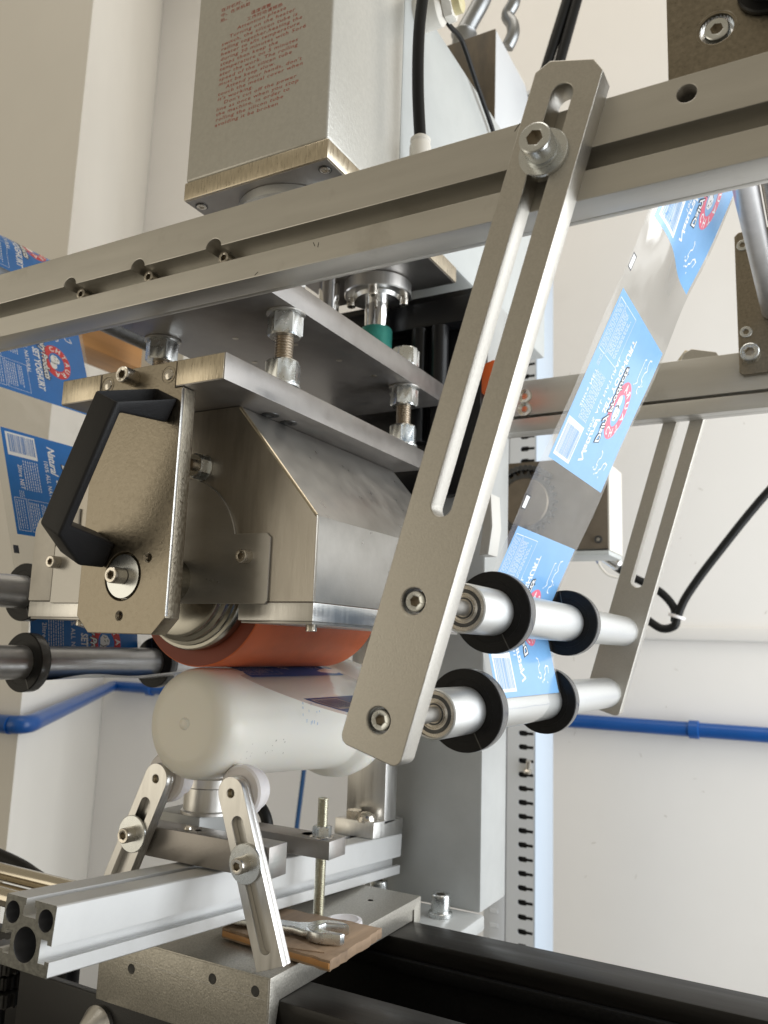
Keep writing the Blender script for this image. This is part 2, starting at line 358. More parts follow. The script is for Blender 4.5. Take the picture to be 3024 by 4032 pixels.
for x, y in ((-333.5, 484), (-458, 484)):
    part('screw_recess', B().lathe([(5.4, 0), (5.4, .5), (4.6, .5), (4.6, .1)], (x, y, 363.4), (0, 0, -1), 24), DARKST, t)
    s = capscrew('socket_screw', (x, y, 363.6), (0, 0, -1), 4.3, 1.3, t, INOX)
t = thing('gantry_beam', 'long light grey gantry beam running back from the ram housing', 'machine beam', (-395, 780, 382))
part('beam_body', B().box(-463, -325.5, 589, 1000, 381, 612, 3), BEAMP, t)
part('edge_strip', B().box(-326, -323.2, 600, 712, 364.4, 380, .6), EDGE, t) if 0 else None
# air line
t = thing('air_hose', 'thick black air hose dropping from white fitting to white socket beside the box', 'hose', (-305, 584, 430))
part('hose', B().tube([(-303, 584, 660), (-303, 583, 600), (-306, 581, 545), (-306, 582, 490), (-304, 586, 438)], 5.3, 16), RUBBER, t)
part('hose_socket', B().lathe([(9.5, 0), (9.5, 26), (8.6, 28), (8.6, 30), (9, 30.5), (9, 33), (7, 35)], (-304, 586, 408), (0, 0, 1), 28), IVORY, t)
t = thing('air_fitting', 'white plastic push fitting screwed into the gantry side beside the black hose', 'hose fitting', (-318, 618, 597))
part('elbow_body', B().lathe([(15, -6), (16, 0), (16, 20), (13, 24), (11, 25)], (-325, 617, 596), (1, .1, .06), 28), IVORY, t)
part('lock_nut', B().nut((-300, 620, 598), (1, .1, .06), 26, 9), IVORY, t)
part('release_ring', B().lathe([(10, 0), (10, 7), (7, 9), (5, 9)], (-291, 621, 598.5), (1, .1, .06), 24), mat('yellowed_plastic', (.62, .55, .32), .4), t)
t = thing('control_wire', 'thin black wire curving down across the light grey gantry side', 'wire', (-318, 720, 560))
part('wire', B().tube([(-312, 640, 640), (-318, 663, 623), (-318, 690, 627), (-318, 706, 625), (-319, 743, 607), (-320, 793, 583), (-320, 815, 560)], 2.6, 10), RUBBER, t)
t = thing('hoist_bracket', 'brown and white steel box bracket standing behind the gantry beam', 'bracket', (-380, 900, 600))
part('front_panel', B().box(-425, -341, 850, 852, 560, 762, .5), BROWNP, t)
part('side_panel', B().prism([(852, 560), (852, 761), (960, 757), (985, 735), (985, 560)], -343, -340.6, 'yz', .4), RACKP, t)
part('top_cap', B().box(-425, -341, 853, 960, 757, 760, .5), IVORY, t)
t = thing('lifting_hook', 'forged grey steel hook and neck on top of the brown bracket', 'hook', (-392, 880, 762))
part('neck', B().lathe([(19, 0), (19, 4), (16, 6), (15, 30), (17, 34), (12, 40)], (-397, 880, 762), (0, 0, 1), 28), FORGE, t)
part('hook_arm', B().tube([(-396, 880, 800), (-388, 882, 815), (-372, 884, 845), (-362, 885, 880), (-365, 886, 920)], 11.5, 14), FORGE, t)
part('claw', B().tube([(-352, 920, 790), (-344, 920, 806), (-345, 920, 822), (-352, 920, 838), (-343, 920, 855), (-345, 920, 880), (-360, 920, 905)], 8.5, 12), FORGE, t)
t = thing('overhead_cables', 'pair of thick black cables passing overhead behind the slotted arm', 'cable', (-310, 1000, 760))
part('cable', B().tube([(-278, 1000, 955), (-294, 1000, 902), (-321, 1000, 817), (-345, 1000, 740)], 7.5, 14), RUBBER, t)
part('cable', B().tube([(-266, 1004, 955), (-281, 1004, 902), (-305, 1004, 817), (-327, 1004, 740)], 7.5, 14), RUBBER, t)

# lettering on the box
def text_mesh(s, size, off=0.0, shear=0.0, align='LEFT', sx=1.0, res=2, spacing=1.0):
    cu = bpy.data.curves.new('tmp', 'FONT'); cu.body = s; cu.size = size; cu.offset = off; cu.shear = shear; cu.align_x = align
    cu.resolution_u = res; cu.space_character = spacing
    o = bpy.data.objects.new('tmp', cu); me = bpy.data.meshes.new_from_object(o); bpy.data.objects.remove(o); bpy.data.curves.remove(cu)
    if sx != 1: me.transform(Matrix.Diagonal((sx, 1, 1, 1)))
    return me
box = bpy.data.objects['ram_housing']
lines = [(-422, 509, 'Attention please'), (-430, 504, 'Turning on the heater'), (-438, 499, 'switch, the silicon tube is'), (-438, 494.3, 'ralling together,heating the'),
         (-438, 489.6, 'heater to afit temperature'), (-438, 484.8, 'during 30 minutes with 5or6'), (-438, 480.1, 'steps then keep the'), (-438, 475.4, 'temperature on 5 minutes'),
         (-438, 470.6, 'ater the work. The roiling'), (-438, 466, 'speed of the silican tube'), (-438, 461.4, 'must be keep slow.'), (-430, 456.7, "Attend your hands, don't"),
         (-438, 452, 'touch the metal cover when'), (-438, 447.4, "it's working."), (-431, 442.7, "Don't cut off the power"), (-438.5, 438, 'line as once when you stop'),
         (-438.5, 433.4, 'the machine, in order to'), (-438.5, 428.6, 'rolling the silicon tube'), (-439, 423.8, 'avoiding it be broken'),
         (-412, 513.6, '\u5de5\u4f5c\u65f6\u52a8\u8bf7\u9884\u70ed'), (-408, 518, '\u6e29\u5ea6\u8c03\u6574'), (-441, 523, '\u70ed\u3002'), (-441, 528, '\u4e2d\u3002\u5728\u5173\u673a\u524d'), (-441, 533, '\u5728\u5f00\u673a\u65f6\uff0c\u5148')]
bt = B()
for x, z, s in lines:
    cj = ord(s[0]) > 1000
    me = text_mesh(s, 3.7 if cj else 4.4, 0.015, 0 if cj else .12, sx=1.5 if not cj else 1.35, spacing=1.13)
    bt.mesh(me, Matrix.Translation((x, 471.9, z)) @ Matrix.Rotation(R_(90), 4, 'X'))
part('warning_text', bt, RED, box, smooth=False)

# ================================================================== front rail and back rail
t = thing('front_rail', 'long front aluminium rail with an open slot and three recessed screws', 'rail', (-290, 385, 222))
NX = [-475, -408, -341.5]
out = [(-640, 249.2)]
for x in NX:
    a = math.asin(.4/6.4)
    out += [(x+6.4*math.cos(th), 248.8+6.4*math.sin(th)) for th in [math.pi-a-(math.pi-2*a)*i/14 for i in range(15)]]
out += [(70, 249.2), (70, 274), (-640, 274)]
bm = B().mesh(plate_mesh(out, [circ(-52.5, 264.3, 4.6)], 19, .5), m_xz(383.5))
bm.mesh(plate_mesh([(-640, 222), (70, 222), (70, 237.6), (-640, 237.6)], [], 19, .5), m_xz(383.5))
bm.box(-640, 70, 393.05, 397, 222, 274, .5)
part('rail_body', bm, RAIL, t)
part('tapped_hole', B().lathe([(4.55, 0), (4.2, .8), (4.55, 1.6), (4.2, 2.4), (4.55, 3.2), (4.2, 4), (4.55, 4.8), (4.2, 5.6), (4.5, 6.4), (4.2, 7.2), (4.2, 13)], (-52.5, 374.4, 264.3), (0, 1, 0), 28, cap=False), STAIN, t)
for x in NX: capscrew('recessed_screw', (x+.3, 393, 246.9), (0, -1, 0), 4.3, 9.4, t, INOX)
pm = B()
for (x, z, l, an) in ((-137, 272, 5, .9), (-139, 230, 4, 1.2), (-141, 226, 2, 1), (-260, 233, 3, 1.4), (-263, 234, 3, -1.1), (-305, 224, 3, .6), (-150, 240+30, 0, 0)):
    if l: pm.box(-l/2, l/2, -.05, .05, -.22, .22, 0, mtx=Matrix.Translation((x, 373.97, z)) @ Matrix.Rotation(-an, 4, 'Y'))
part('pencil_tick', pm, mat('pencil', (.05, .045, .04), .6), t, kind='stuff')
t = thing('back_rail', 'rear aluminium rail with narrow groove and two countersunk screws', 'rail', (-290, 790, 222))
bm = B().box(-420, 70, 779, 790, 222, 236, .5).box(-420, 70, 779, 790, 239, 276, .5).box(-420, 70, 790.05, 800, 222, 276, .5)
part('rail_body', bm, RAIL, t)
for z in (259.5, 241.4+4):
    part('countersunk_screw', B().lathe([(7.6, 0), (7.4, -1.5), (6.9, -1.7), (3.6, -.2), (3.2, -.3), (0, -.1)], (-275, 778.9, z), (0, 1, 0), 28, cap=False), INOX, t)
part('end_stop', B().prism([(-132, 262), (-128, 285), (-121, 294), (-103, 287), (-98, 262)], 802, 810, 'xz', .5), GOLD, t)

# ================================================================== slotted arms
TA = R_(16.57)
t = thing('slotted_bracket', 'near slotted aluminium arm bolted to the front rail', 'slotted arm', (-190, 367, -50))
u0a, c_, s_ = -182.3, math.cos(TA), math.sin(TA)
def armP(u, v, y): return (u*c_+v*s_, y, -u*s_+v*c_)
outl = [(u0a-12.8, -108.8)]+[(u0a-12.8-5*math.sin(R_(a)), -103.8-5*math.cos(R_(a))) for a in range(15, 91, 15)]+[(u0a-17.8, 242.5), (u0a-11.5, 248.6), (u0a+11.5, 248.6), (u0a+17.8, 242.5)]
outl += [(u0a+17.8-5+5*math.cos(R_(a)), -103.8-5*math.sin(R_(a))) for a in range(0, 91, 15)]
me = plate_mesh(outl[::-1], [slot(u0a, 12.8, 236.4, 5.6), circ(u0a, -30.5, 6.6), circ(u0a, -91.1, 6.6)], 14, .55, 2)
part('arm_plate', B().mesh(me, m_xz(367, TA)), ALU, t)
for v in (-30.5, -91.1):
    P = armP(u0a, v, 371)
    s = capscrew('roller_screw', P, (0, -1, 0), 5.4, 9.6, t, ZINC, knurl=False)
    Q = armP(u0a, v, 360.02); part('countersink', B().lathe([(8.0, -.05), (6.55, 1.6), (6.5, 3)], Q, (0, 1, 0), 32, cap=False), EDGE, t)
arm2 = copy_tree(t, None, (0, 440, 0), 'far slotted aluminium arm below the rear rail')
P = armP(u0a, 199.5, 360)
b = thing('clamp_bolt', 'large zinc socket bolt with washer clamping the near arm to the rail', 'bolt', P)
part('washer', B().lathe([(6, 0), (12.2, 0), (12.6, .4), (12.6, 2), (12.2, 2.4), (6, 2.4)], (P[0], 360, P[2]), (0, -1, 0), 40), ZINC, b)
part('spring_washer', B().lathe([(5.5, 2.4), (8.6, 2.4), (8.8, 3.4), (8.6, 4.6), (5.5, 4.6)], (P[0], 360, P[2]), (0, -1, 0), 32), ZINC, b)
capscrew('bolt_head', (P[0], 360-4.6, P[2]), (0, -1, 0), 8.2, 10.5, b, ZINC)
part('shank', B().cyl((P[0], 360, P[2]), (0, 1, 0), 4.8, 14), STUD, b)

# ================================================================== guide rollers
def roller(ax, az, label):
    t = thing('guide_roller', label, 'guide roller', (ax, 590, az), 'guide rollers between slotted arms')
    part('tube', B().lathe([(12.6, 420.4), (13.2, 420), (13.9, 420.6), (14, 421.2), (14, 798.8), (13.4, 799.6), (6, 799.6)], (ax, 0, az), (0, 1, 0), 48, cap=False), ROLL, t)
    br = part('bearing', B().lathe([(5, 421), (6.4, 421), (6.6, 421.8), (7.6, 421.9), (7.8, 421.2), (8.6, 421.2), (8.8, 421.9), (10.4, 422), (10.6, 421.2), (12.7, 421.2), (12.7, 427)], (ax, 0, az), (0, 1, 0), 40), INOX, t)
    part('bearing_seal', B().lathe([(8.5, 421.1), (10.5, 421.1)], (ax, 0, az), (0, 1, 0), 40, cap=False), DARKST, br)
    part('bearing_seal', B().lathe([(5.0, 420.9), (6.0, 420.9)], (ax, 0, az), (0, 1, 0), 40, cap=False), DARKST, br)
    part('axle', B().lathe([(4.6, 374.1), (4.6, 412), (4.2, 412.5), (4.2, 428)], (ax, 0, az), (0, 1, 0), 24), STAIN, t)
    for y in (463, 613.5):
        f = part('collar', B().lathe([(14.1, y+.4), (18.3, y+.2), (18.4, y), (24, y), (24.5, y+.5), (24.5, y+9.6), (24, y+10.1), (14.1, y+10)], (ax, 0, az), (0, 1, 0), 64), FLANGE, t)
        a = R_(-62 if y < 500 else 100)
        part('collar_split', B().box(14.3, 24.56, -.35, .35, -.08, 10.2, 0, mtx=Matrix.Translation((ax, y, az)) @ Matrix(((math.cos(a), -math.sin(a), 0, 0), (0, 0, 1, 0), (math.sin(a), math.cos(a), 0, 0), (0, 0, 0, 1)))), DARKST, f)
        # bright turned rim
        part('collar_rim', B().lathe([(24.52, y+1.2), (24.62, y+1.6), (24.62, y+8.6), (24.52, y+9)], (ax, 0, az), (0, 1, 0), 64, cap=False), mat('turned_acetal', (.09, .09, .092), .22, 0, .1, 300) if 'turned_acetal' not in bpy.data.materials else bpy.data.materials['turned_acetal'], f)
    return t
roller(-183.5, 22.8, 'upper guide roller between the arms on the right')
roller(-200.1, -35.5, 'lower guide roller between the arms on the right')
gl = roller(-608, 36, 'upper guide roller shaded grey at the left edge behind the grey bracket')
gl2 = roller(-600, -22.5, 'lower guide roller shaded grey at the left edge below the handle plate')
for g in (gl, gl2):
    for ch in g.children:
        if ch.name.startswith('tube'): ch.data.materials[0] = GREYROLL  # same tubes as the right pair, dimmer light put into the grey

# ================================================================== roller head: end plate, handle, mounting plates, studs
t = thing('roller_end_plate', 'satin metal end plate carrying the silicone roller axle', 'end plate', (-395, 378, 3))
out = [(-422, 2.8), (-367, 2.8), (-357, 13), (-357, 157.8), (-363.2, 157.8), (-363.2, 176), (-430.3, 176), (-430.3, 157.8), (-433.5, 157.8), (-433.5, 13.5)]
part('plate', B().mesh(plate_mesh(out, [circ(-395.3, 38.6, 15.4, 40), circ(-374.8, 49.9, 2.7, 16), circ(-395.5, 13.8, 2.7, 16)], 12.6, .45), m_xz(378.4)), CAST, t)
part('bright_edge', B().box(-357.4, -356.8, 372.0, 374.2, 14, 157, .2), EDGE, t)
for x, z in ((-374.8, 49.9), (-395.5, 13.8)):
    part('tapped_hole', B().lathe([(3.3, 0), (2.5, .7), (2.7, 1.3), (2.4, 2), (2.6, 2.6), (2.4, 6)], (x, 371.95, z), (0, 1, 0), 20, cap=False), INOX, t)
ab = capscrew('axle_bolt', (-395.3, 371.5, 38.6), (0, -1, 0), 5.2, 9.5, t, INOX)
part('axle_washer', B().lathe([(4, 0), (13.4, 0), (13.8, .6), (13.8, 3), (4, 3)], (-395.3, 375, 38.6), (0, -1, 0), 40), ZINC, t)
part('axle_end', B().cyl((-395.3, 376, 38.6), (0, 1, 0), 14.6, 9), STAIN, t)
part('bore_ring', B().lathe([(15.35, .2), (15.3, 6), (14.6, 6.2), (14.6, 9)], (-395.3, 372, 38.6), (0, 1, 0), 40, cap=False), GOLD, t)
capscrew('top_screw', (-400, 372, 168.5), (0, -1, 0), 5.6, 11, t, INOX)
for x in (-369.5, -424):
    part('counterbore', B().lathe([(5.6, -.05), (5.4, .4), (4.6, .6), (4.6, 2)], (x, 371.9, 167.3), (0, 1, 0), 28, cap=False), DARKST, t)
    part('button_screw', B().lathe([(0, -1.2), (2, -1.1), (3.4, -.4), (4, .6), (4, 2)], (x, 371.8, 167.3), (0, 1, 0), 24), INOX, t)
# pull handle: part of the end plate
Tt = Vector((-359.1, 372, 151.1)); Bb = Vector((-411.6, 372, 43.6)); uu = (Tt-Bb).normalized(); ww = Vector((uu.z, 0, -uu.x))
mx = Matrix(((uu.x, 0, -ww.x, Bb.x), (0, -1, 0, Bb.y), (uu.z, 0, -ww.z, Bb.z), (0, 0, 0, 1)))
hb = bmesh.new()
pts = [(0, 0), (17.5, 0), (24, 37), (98, 37), (101.5, 0), (119.6, 0), (104.5, 43.5), (16.6, 43.5), (-.4, 20)]
A = [hb.verts.new((a, p, 0)) for a, p in pts]; C = [hb.verts.new((a, p, 21)) for a, p in pts]
hb.faces.new(A[::-1]); hb.faces.new(C)
sf = []
for i in range(len(pts)): sf.append(hb.faces.new((A[i], A[(i+1) % len(pts)], C[(i+1) % len(pts)], C[i])))
bmesh.ops.recalc_face_normals(hb, faces=hb.faces)
top = sf[5]; ed = [e for e in hb.edges]
r = bmesh.ops.inset_region(hb, faces=[top], thickness=2.6, depth=0)
bmesh.ops.translate(hb, vec=(-8, -6, 0), verts=list(top.verts))
bmesh.ops.bevel(hb, geom=[e for e in hb.edges if e.is_valid and len(e.link_faces) == 2 and e.calc_face_angle(0) > .4], offset=2.0, segments=4, affect='EDGES', profile=.5, clamp_overlap=True)
bmesh.ops.transform(hb, matrix=mx, verts=hb.verts); bmesh.ops.recalc_face_normals(hb, faces=hb.faces)
part('pull_handle', hb, HANDLE, t, label='black plastic pull handle')

t = thing('mounting_plate', 'thick ground steel plate above the roller cover with notched front', 'steel plate', (-395, 510, 158.5))
out = [(-468.5, 372), (-430.7, 372), (-430.7, 386), (-362.8, 386), (-362.8, 372), (-323.3, 372), (-323.3, 648), (-468.5, 648)]
part('plate_body', B().prism(out, 158.4, 176, 'xy', .6), GROUND, t)
part('milled_front', B().box(-362.2, -324.2, 371.7, 372.3, 159.2, 175.3, .1), GOLD, t)
part('milled_front', B().box(-468, -431.2, 371.7, 372.3, 159.2, 175.3, .1), GOLD, t)
for x, y in ((-345, 448), (-345, 470)): part('countersunk_head', B().lathe([(6.4, 0), (6.2, .5), (3, .5), (2.6, .1)], (x, y, 158.4), (0, 0, -1), 28), DARKST, t)
t = thing('upper_plate', 'large dark steel plate hanging between the front rail and the roller head', 'steel plate', (-394, 545, 231))
part('plate_body', B().box(-465, -323.2, 398.5, 692, 231.5, 250, .6), GROUND, t)
for x, y in ((-400, 470), (-365, 500), (-352, 545), (-345, 590), (-420, 520)):
    part('tapped_hole', B().lathe([(2.6, 0), (2.2, .3), (1.4, .3)], (x, y, 231.5), (0, 0, -1), 16), SOCK, t)
def stud(x, y, label):
    t = thing('threaded_stud', label, 'threaded stud', (x, y, 176), 'studs joining the two steel plates')
    part('rod', B().thread((x, y, 172), (0, 0, 1), 6.7, 92, 2.0), STUD, t)
    part('nut', B().nut((x, y, 213.5), (0, 0, 1), 22, 16.5, .25), ZINC, t)
    part('nut', B().nut((x, y, 178.3), (0, 0, 1), 22, 17, .6), ZINC, t)
    part('washer', B().cyl((x, y, 176.1), (0, 0, 1), 13, 2.2), ZINC, t)
    part('washer', B().cyl((x, y, 230), (0, 0, 1), 14, 1.4, .2), STAIN, t)
    part('nut', B().nut((x, y, 250.3), (0, 0, 1), 22, 17, .3), ZINC, t)
    return t
stud(-335.5, 447, 'threaded stud with zinc nuts nearest the slotted front edge of the mounting plate')
stud(-335.5, 629, 'farther threaded stud with zinc nuts just left of the slotted arm')
stud(-456, 450, 'threaded stud at the left half hidden under the front rail')

# ================================================================== heated cover and silicone roller
XC = -396.5
t = thing('roller_cover', 'brushed stainless cover with chamfered shoulders over the red roller', 'roller cover', (XC, 530, 14))
prof = [(XC+112.8, 26), (XC+112.8, 79.8), (XC+45.8, 158), (XC-45.8, 158), (XC-131, 96), (XC-142, 90), (XC-147, 79.8), (XC-147, 26)]
# hood: folded sheet 2 mm thick, open below
inn = [(XC-145, 26), (XC-145, 79), (XC-140.5, 88.5), (XC-130, 94), (XC-44.9, 156), (XC+44.9, 156), (XC+110.8, 79), (XC+110.8, 26)]
part('hood', B().prism(prof+inn, 423.6, 640, 'xz', .25, 1), STAIN, t)
fr = [(XC-147.1, 26), (XC-50, 26), (XC-50, 60)]+[(XC+50*math.cos(R_(a)), 60+50*math.sin(R_(a))) for a in range(165, 10, -15)]+[(XC+50, 60), (XC+50, 26), (XC+112.9, 26), (XC+112.9, 79.9), (XC+45.9, 158.1), (XC-45.9, 158.1), (XC-131, 96.1), (XC-142, 90.1), (XC-147.1, 79.9)]
part('front_panel', B().mesh(plate_mesh(fr, [], 2, .3), m_xz(422.4)), mat('stainless_front', (.45, .42, .375), .36, .8, .10, 160, (1, 1, .15), rvar=.06, bump=.2, bscale=900, bstretch=(1, 1, .08), spots=.3, spotcol=(.30, .28, .25), spotscale=25), t)
part('cast_block', B().prism([(XC-147, 26.2), (XC-147, 80), (XC-144, 88), (XC-137, 93), (XC-126, 95), (XC-100, 95), (XC-100, 70), (XC-123, 70), (XC-123, 26.2)], 419.5, 421.3, 'xz', .6), mat('cast_aluminium', (.70, .67, .62), .5, .15, .10, 40, bump=.3, bscale=300), t)
hp = [(XC-122.6, 24.4), (XC+77, 24.4), (XC+79, 26.4), (XC+79, 67), (XC+76, 70)]+[(XC+51*math.cos(R_(a)), 59.5+51*math.sin(R_(a))) for a in range(12, 169, 6)]+[(XC-119.6, 69.6), (XC-122.6, 66.6)]
part('half_round_plate', B().mesh(plate_mesh(hp, [], 1.6, .3), m_xz(420.4)), STAIN, t)
part('weld_bead', B().tube([(XC+46.5, 421.8, 157), (XC+60, 421.8, 141.4), (XC+80, 421.8, 118), (XC+100, 421.8, 94.6), (XC+112.4, 421.8, 80)], 1.1, 8, 4), GOLD, t)
for sgn in (1, -1):
    x0, x1 = sorted((XC+sgn*55.2, XC+(113.2 if sgn > 0 else -148)))
    part('base_strip', B().box(x0, x1, 421.4, 642, 14, 25.6, .5), BRUSH, t)
    part('strip_shim', B().box(x0+2, x1-1, 422.5, 641, 12.4, 13.95, .2), STAIN, t)
    capscrew('tab_screw', (XC+(61.5 if sgn > 0 else -118), 419.6, 54.6), (0, -1, 0), 4.6, 7.5, t, INOX)
    capscrew('strip_screw', (XC+sgn*104, 434, 12.4), (0, 0, -1), 3.6, 4.2, t, INOX)
sn = part('nut', B().nut((-380.5, 421.4, 117.5), (0, -1, 0), 15, 9, .2), ZINC, t)
part('stud_end', B().lathe([(4, 0), (4, 2.6), (3, 3.4), (0, 3.6)], (-380.5, 412.4, 117.5), (0, -1, 0), 20), STUD, t)
part('nut_washer', B().cyl((-380.5, 421.4, 117.5), (0, -1, 0), 9.5, 1.2, .2), ZINC, t)
t = thing('silicone_roller', 'brick red silicone roller pressing on the bottle', 'roller', (-396.6, 525, 40))
part('sleeve', B().lathe([(46.7, 447.4), (57.2, 447), (57.9, 447.6), (57.9, 603.5), (57.2, 604), (46.7, 604)], (-396.6, 0, 39.9), (0, 1, 0), 96), SILI, t)
part('sleeve_end', B().lathe([(46.8, 446.9), (57.1, 446.9)], (-396.6, 0, 39.9), (0, 1, 0), 96, cap=False), SILID, t)
part('hub', B().lathe([(14.5, 385.2), (14.5, 423), (36, 423.5), (38, 424.5), (38, 429), (40.5, 430), (40.8, 434), (43, 434.6), (43.4, 436.6), (45.4, 437), (46.6, 439), (46.6, 446), (46.7, 610), (18, 611), (18, 640)], (-396.6, 0, 39.9), (0, 1, 0), 72), mat('turned_hub', (.40, .385, .34), .25, 1, .04, 90, rvar=.02), t)

# ================================================================== label film
YA, YB = 473.5, 613.0
def arc(cx, cz, r, a0, a1, n):
    return [(cx+r*math.cos(R_(a0+(a1-a0)*i/n)), cz+r*math.sin(R_(a0+(a1-a0)*i/n))) for i in range(n+1)]
def seg(a, b, n): return [(a[0]+(b[0]-a[0])*i/n, a[1]+(b[1]-a[1])*i/n) for i in range(n+1)]
raw = arc(-814.5, 401, 40.3, 250, 22, 34)                              # over the supply roll
raw += seg((-613.7-.396*405, 405), (-613.7-.396*50, 50), 60)
raw += arc(-608, 36, 15.6, 176, 186, 3)                               # right side of upper left roller
raw += arc(-600, -22.5, 14.6, 172, 285, 16)                          # round the lower left roller
raw += seg((-588, -36.2), (-440, -23.5), 30)
raw += [(-425, -21.2), (-412, -19.2), (-404, -18.2), (-396.5, -18.15), (-388, -19.6), (-378, -23.2), (-366, -27.4), (-354.5, -30.9), (-340, -34.6), (-318, -39.6), (-294, -43.7), (-270, -47), (-245, -49.4), (-222, -50.4)]
raw += arc(-200.1, -35.5, 14.5, 268, 372, 16)                        # round the lower right roller
raw += arc(-183.5, 22.8, 14.5, 196, 168, 5)
raw += seg((.46*52-209.9, 52), (.46*420-209.9, 420), 80)
def resample(P, step):
    out = [P[0]]; acc = 0
    Q = [Vector((p[0], p[1])) for p in P]; d = [0]
    for a, b in zip(Q, Q[1:]): d.append(d[-1]+(b-a).length)
    n = int(d[-1]/step); res = []; k = 0
    for i in range(n+1):
        s = d[-1]*i/n
        while k < len(d)-2 and d[k+1] < s: k += 1
        f = (s-d[k])/max(1e-9, d[k+1]-d[k]); res.append(Q[k].lerp(Q[k+1], f))
    for _ in range(3): res = [res[0]]+[(res[i-1]+res[i]*2+res[i+1])/4 for i in range(1, len(res)-1)]+[res[-1]]
    return res
PATH = resample(raw, 2.0); SS = [0]
for a, b in zip(PATH, PATH[1:]): SS.append(SS[-1]+(b-a).length)
import bisect
def s_near(x, z): return SS[min(range(len(PATH)), key=lambda i: (PATH[i].x-x)**2+(PATH[i].y-z)**2)]
S2 = s_near(.46*119.5-209.9, 119.5)                                  # low edge of the middle label on the right strip
SL = s_near(-613.7-.396*195, 195)
SR1 = s_near(.46*262-209.9, 262); SLR = s_near(-600, -36)
def film(s, y, off=0.0):
    i = max(0, min(len(SS)-2, bisect.bisect_right(SS, s)-1)); f = (s-SS[i])/(SS[i+1]-SS[i])
    p = PATH[i].lerp(PATH[i+1], f); j0, j1 = max(0, i-1), min(len(PATH)-1, i+2); t = (PATH[j1]-PATH[j0]).normalized()
    n = Vector((t.y, -t.x))                                         # s x y direction is -n; n faces +x on the rising strip
    q = (y-YA)/(YB-YA)
    d = 3.6*math.exp(-((s-SR1)/24)**2)*math.sin(2*math.pi*(q-.08))*(1-.35*q)
    wv = math.exp(-((s-SLR-80)/70)**2)*2.0*math.sin(q*7+s*.05)
    e = max(0, abs(q-.5)-.43)
    d += wv + 9*e*math.sin(s*.06+q*3)*(1 if s > S2-40 else .3)
    p = p+n*(d+off)
    return Vector((p.x, y, p.y))
web = thing('label_film', 'clear film web printed with blue yoghurt labels running over the bottle', 'label film', (-200, 543, -50))
bm = bmesh.new(); ny = 22; rows = []
for s in SS:
    rows.append([bm.verts.new(film(s, YA+(YB-YA)*k/ny)) for k in range(ny+1)])
for A, C in zip(rows, rows[1:]):
    for k in range(ny): bm.faces.new((A[k], A[k+1], C[k+1], C[k]))
part('film_strip', bm, FILM, web, ang=80)
def cut_grid(bm, a0, a1, da, b0, b1, db):
    def cut(co, no):
        bmesh.ops.bisect_plane(bm, geom=bm.verts[:]+bm.edges[:]+bm.faces[:], plane_co=co, plane_no=no)
    x = a0+da
    while x < a1: cut((x, 0, 0), (1, 0, 0)); x += da
    x = b0+db
    while x < b1: cut((0, x, 0), (0, 1, 0)); x += db
class Flat:
    """flat print in label coordinates (a along the web, b across it)"""
    def __init__(s): s.bm = bmesh.new()
    def poly(s, pts):
        s.bm.faces.new([s.bm.verts.new((x, y, 0)) for x, y in pts]); return s
    def rect(s, a0, a1, b0, b1): return s.poly([(a0, b0), (a1, b0), (a1, b1), (a0, b1)])
    def ring(s, x, y, ra, rb, k0, k1, n=48):
        for i in range(n):
            t0, t1 = 2*math.pi*i/n, 2*math.pi*(i+1)/n
            s.poly([(x+ra*k0*math.cos(t0), y+rb*k0*math.sin(t0)), (x+ra*k1*math.cos(t0), y+rb*k1*math.sin(t0)), (x+ra*k1*math.cos(t1), y+rb*k1*math.sin(t1)), (x+ra*k0*math.cos(t1), y+rb*k0*math.sin(t1))])
        return s
    def frame(s, a0, a1, b0, b1, w):
        return s.rect(a0, a1, b0, b0+w).rect(a0, a1, b1-w, b1).rect(a0, a0+w, b0+w, b1-w).rect(a1-w, a1, b0+w, b1-w)
    def stroke(s, pts, w):
        for (x0, y0), (x1, y1) in zip(pts, pts[1:]):
            d = Vector((x1-x0, y1-y0)); l = d.length or 1; n = Vector((-d.y, d.x))/l*w/2; e = d/l*w*.3
            s.poly([(x0-e.x+n.x, y0-e.y+n.y), (x0-e.x-n.x, y0-e.y-n.y), (x1+e.x-n.x, y1+e.y-n.y), (x1+e.x+n.x, y1+e.y+n.y)])
        return s
    def text(s, st, a, b, size, **k):
        ang = k.pop('ang', 0); me = text_mesh(st, size, **k)
        me.transform(Matrix.Translation((a, b, 0)) @ Matrix.Rotation(ang, 4, 'Z')); s.bm.from_mesh(me); bpy.data.meshes.remove(me); return s
    def fit(s, st, a0, a1, b, cap, off=.0, shear=0.0, spacing=1.0):
        me = text_mesh(st, 1.0, off=off, shear=shear, spacing=spacing); xs = [v.co.x for v in me.vertices]; x0, x1 = min(xs), max(xs)
        me.transform(Matrix.Translation((a0, b, 0)) @ Matrix.Diagonal(((a1-a0)/(x1-x0), cap/.70, 1, 1)) @ Matrix.Translation((-x0, 0, 0)))
        s.bm.from_mesh(me); bpy.data.meshes.remove(me); return s
    def put(s, name, s0, side, off, m, parent, fine=False, **k):
        bmesh.ops.triangulate(s.bm, faces=s.bm.faces)
        aa = [v.co.x for v in s.bm.verts]; bb = [v.co.y for v in s.bm.verts]
        if fine: cut_grid(s.bm, 0, 112.5, fine, 0, 125.5, 9)
        for v in s.bm.verts: v.co = film(s0+v.co.x, 482.5+v.co.y, side*off)
        return part(name, s.bm, m, parent, smooth=False, **k)
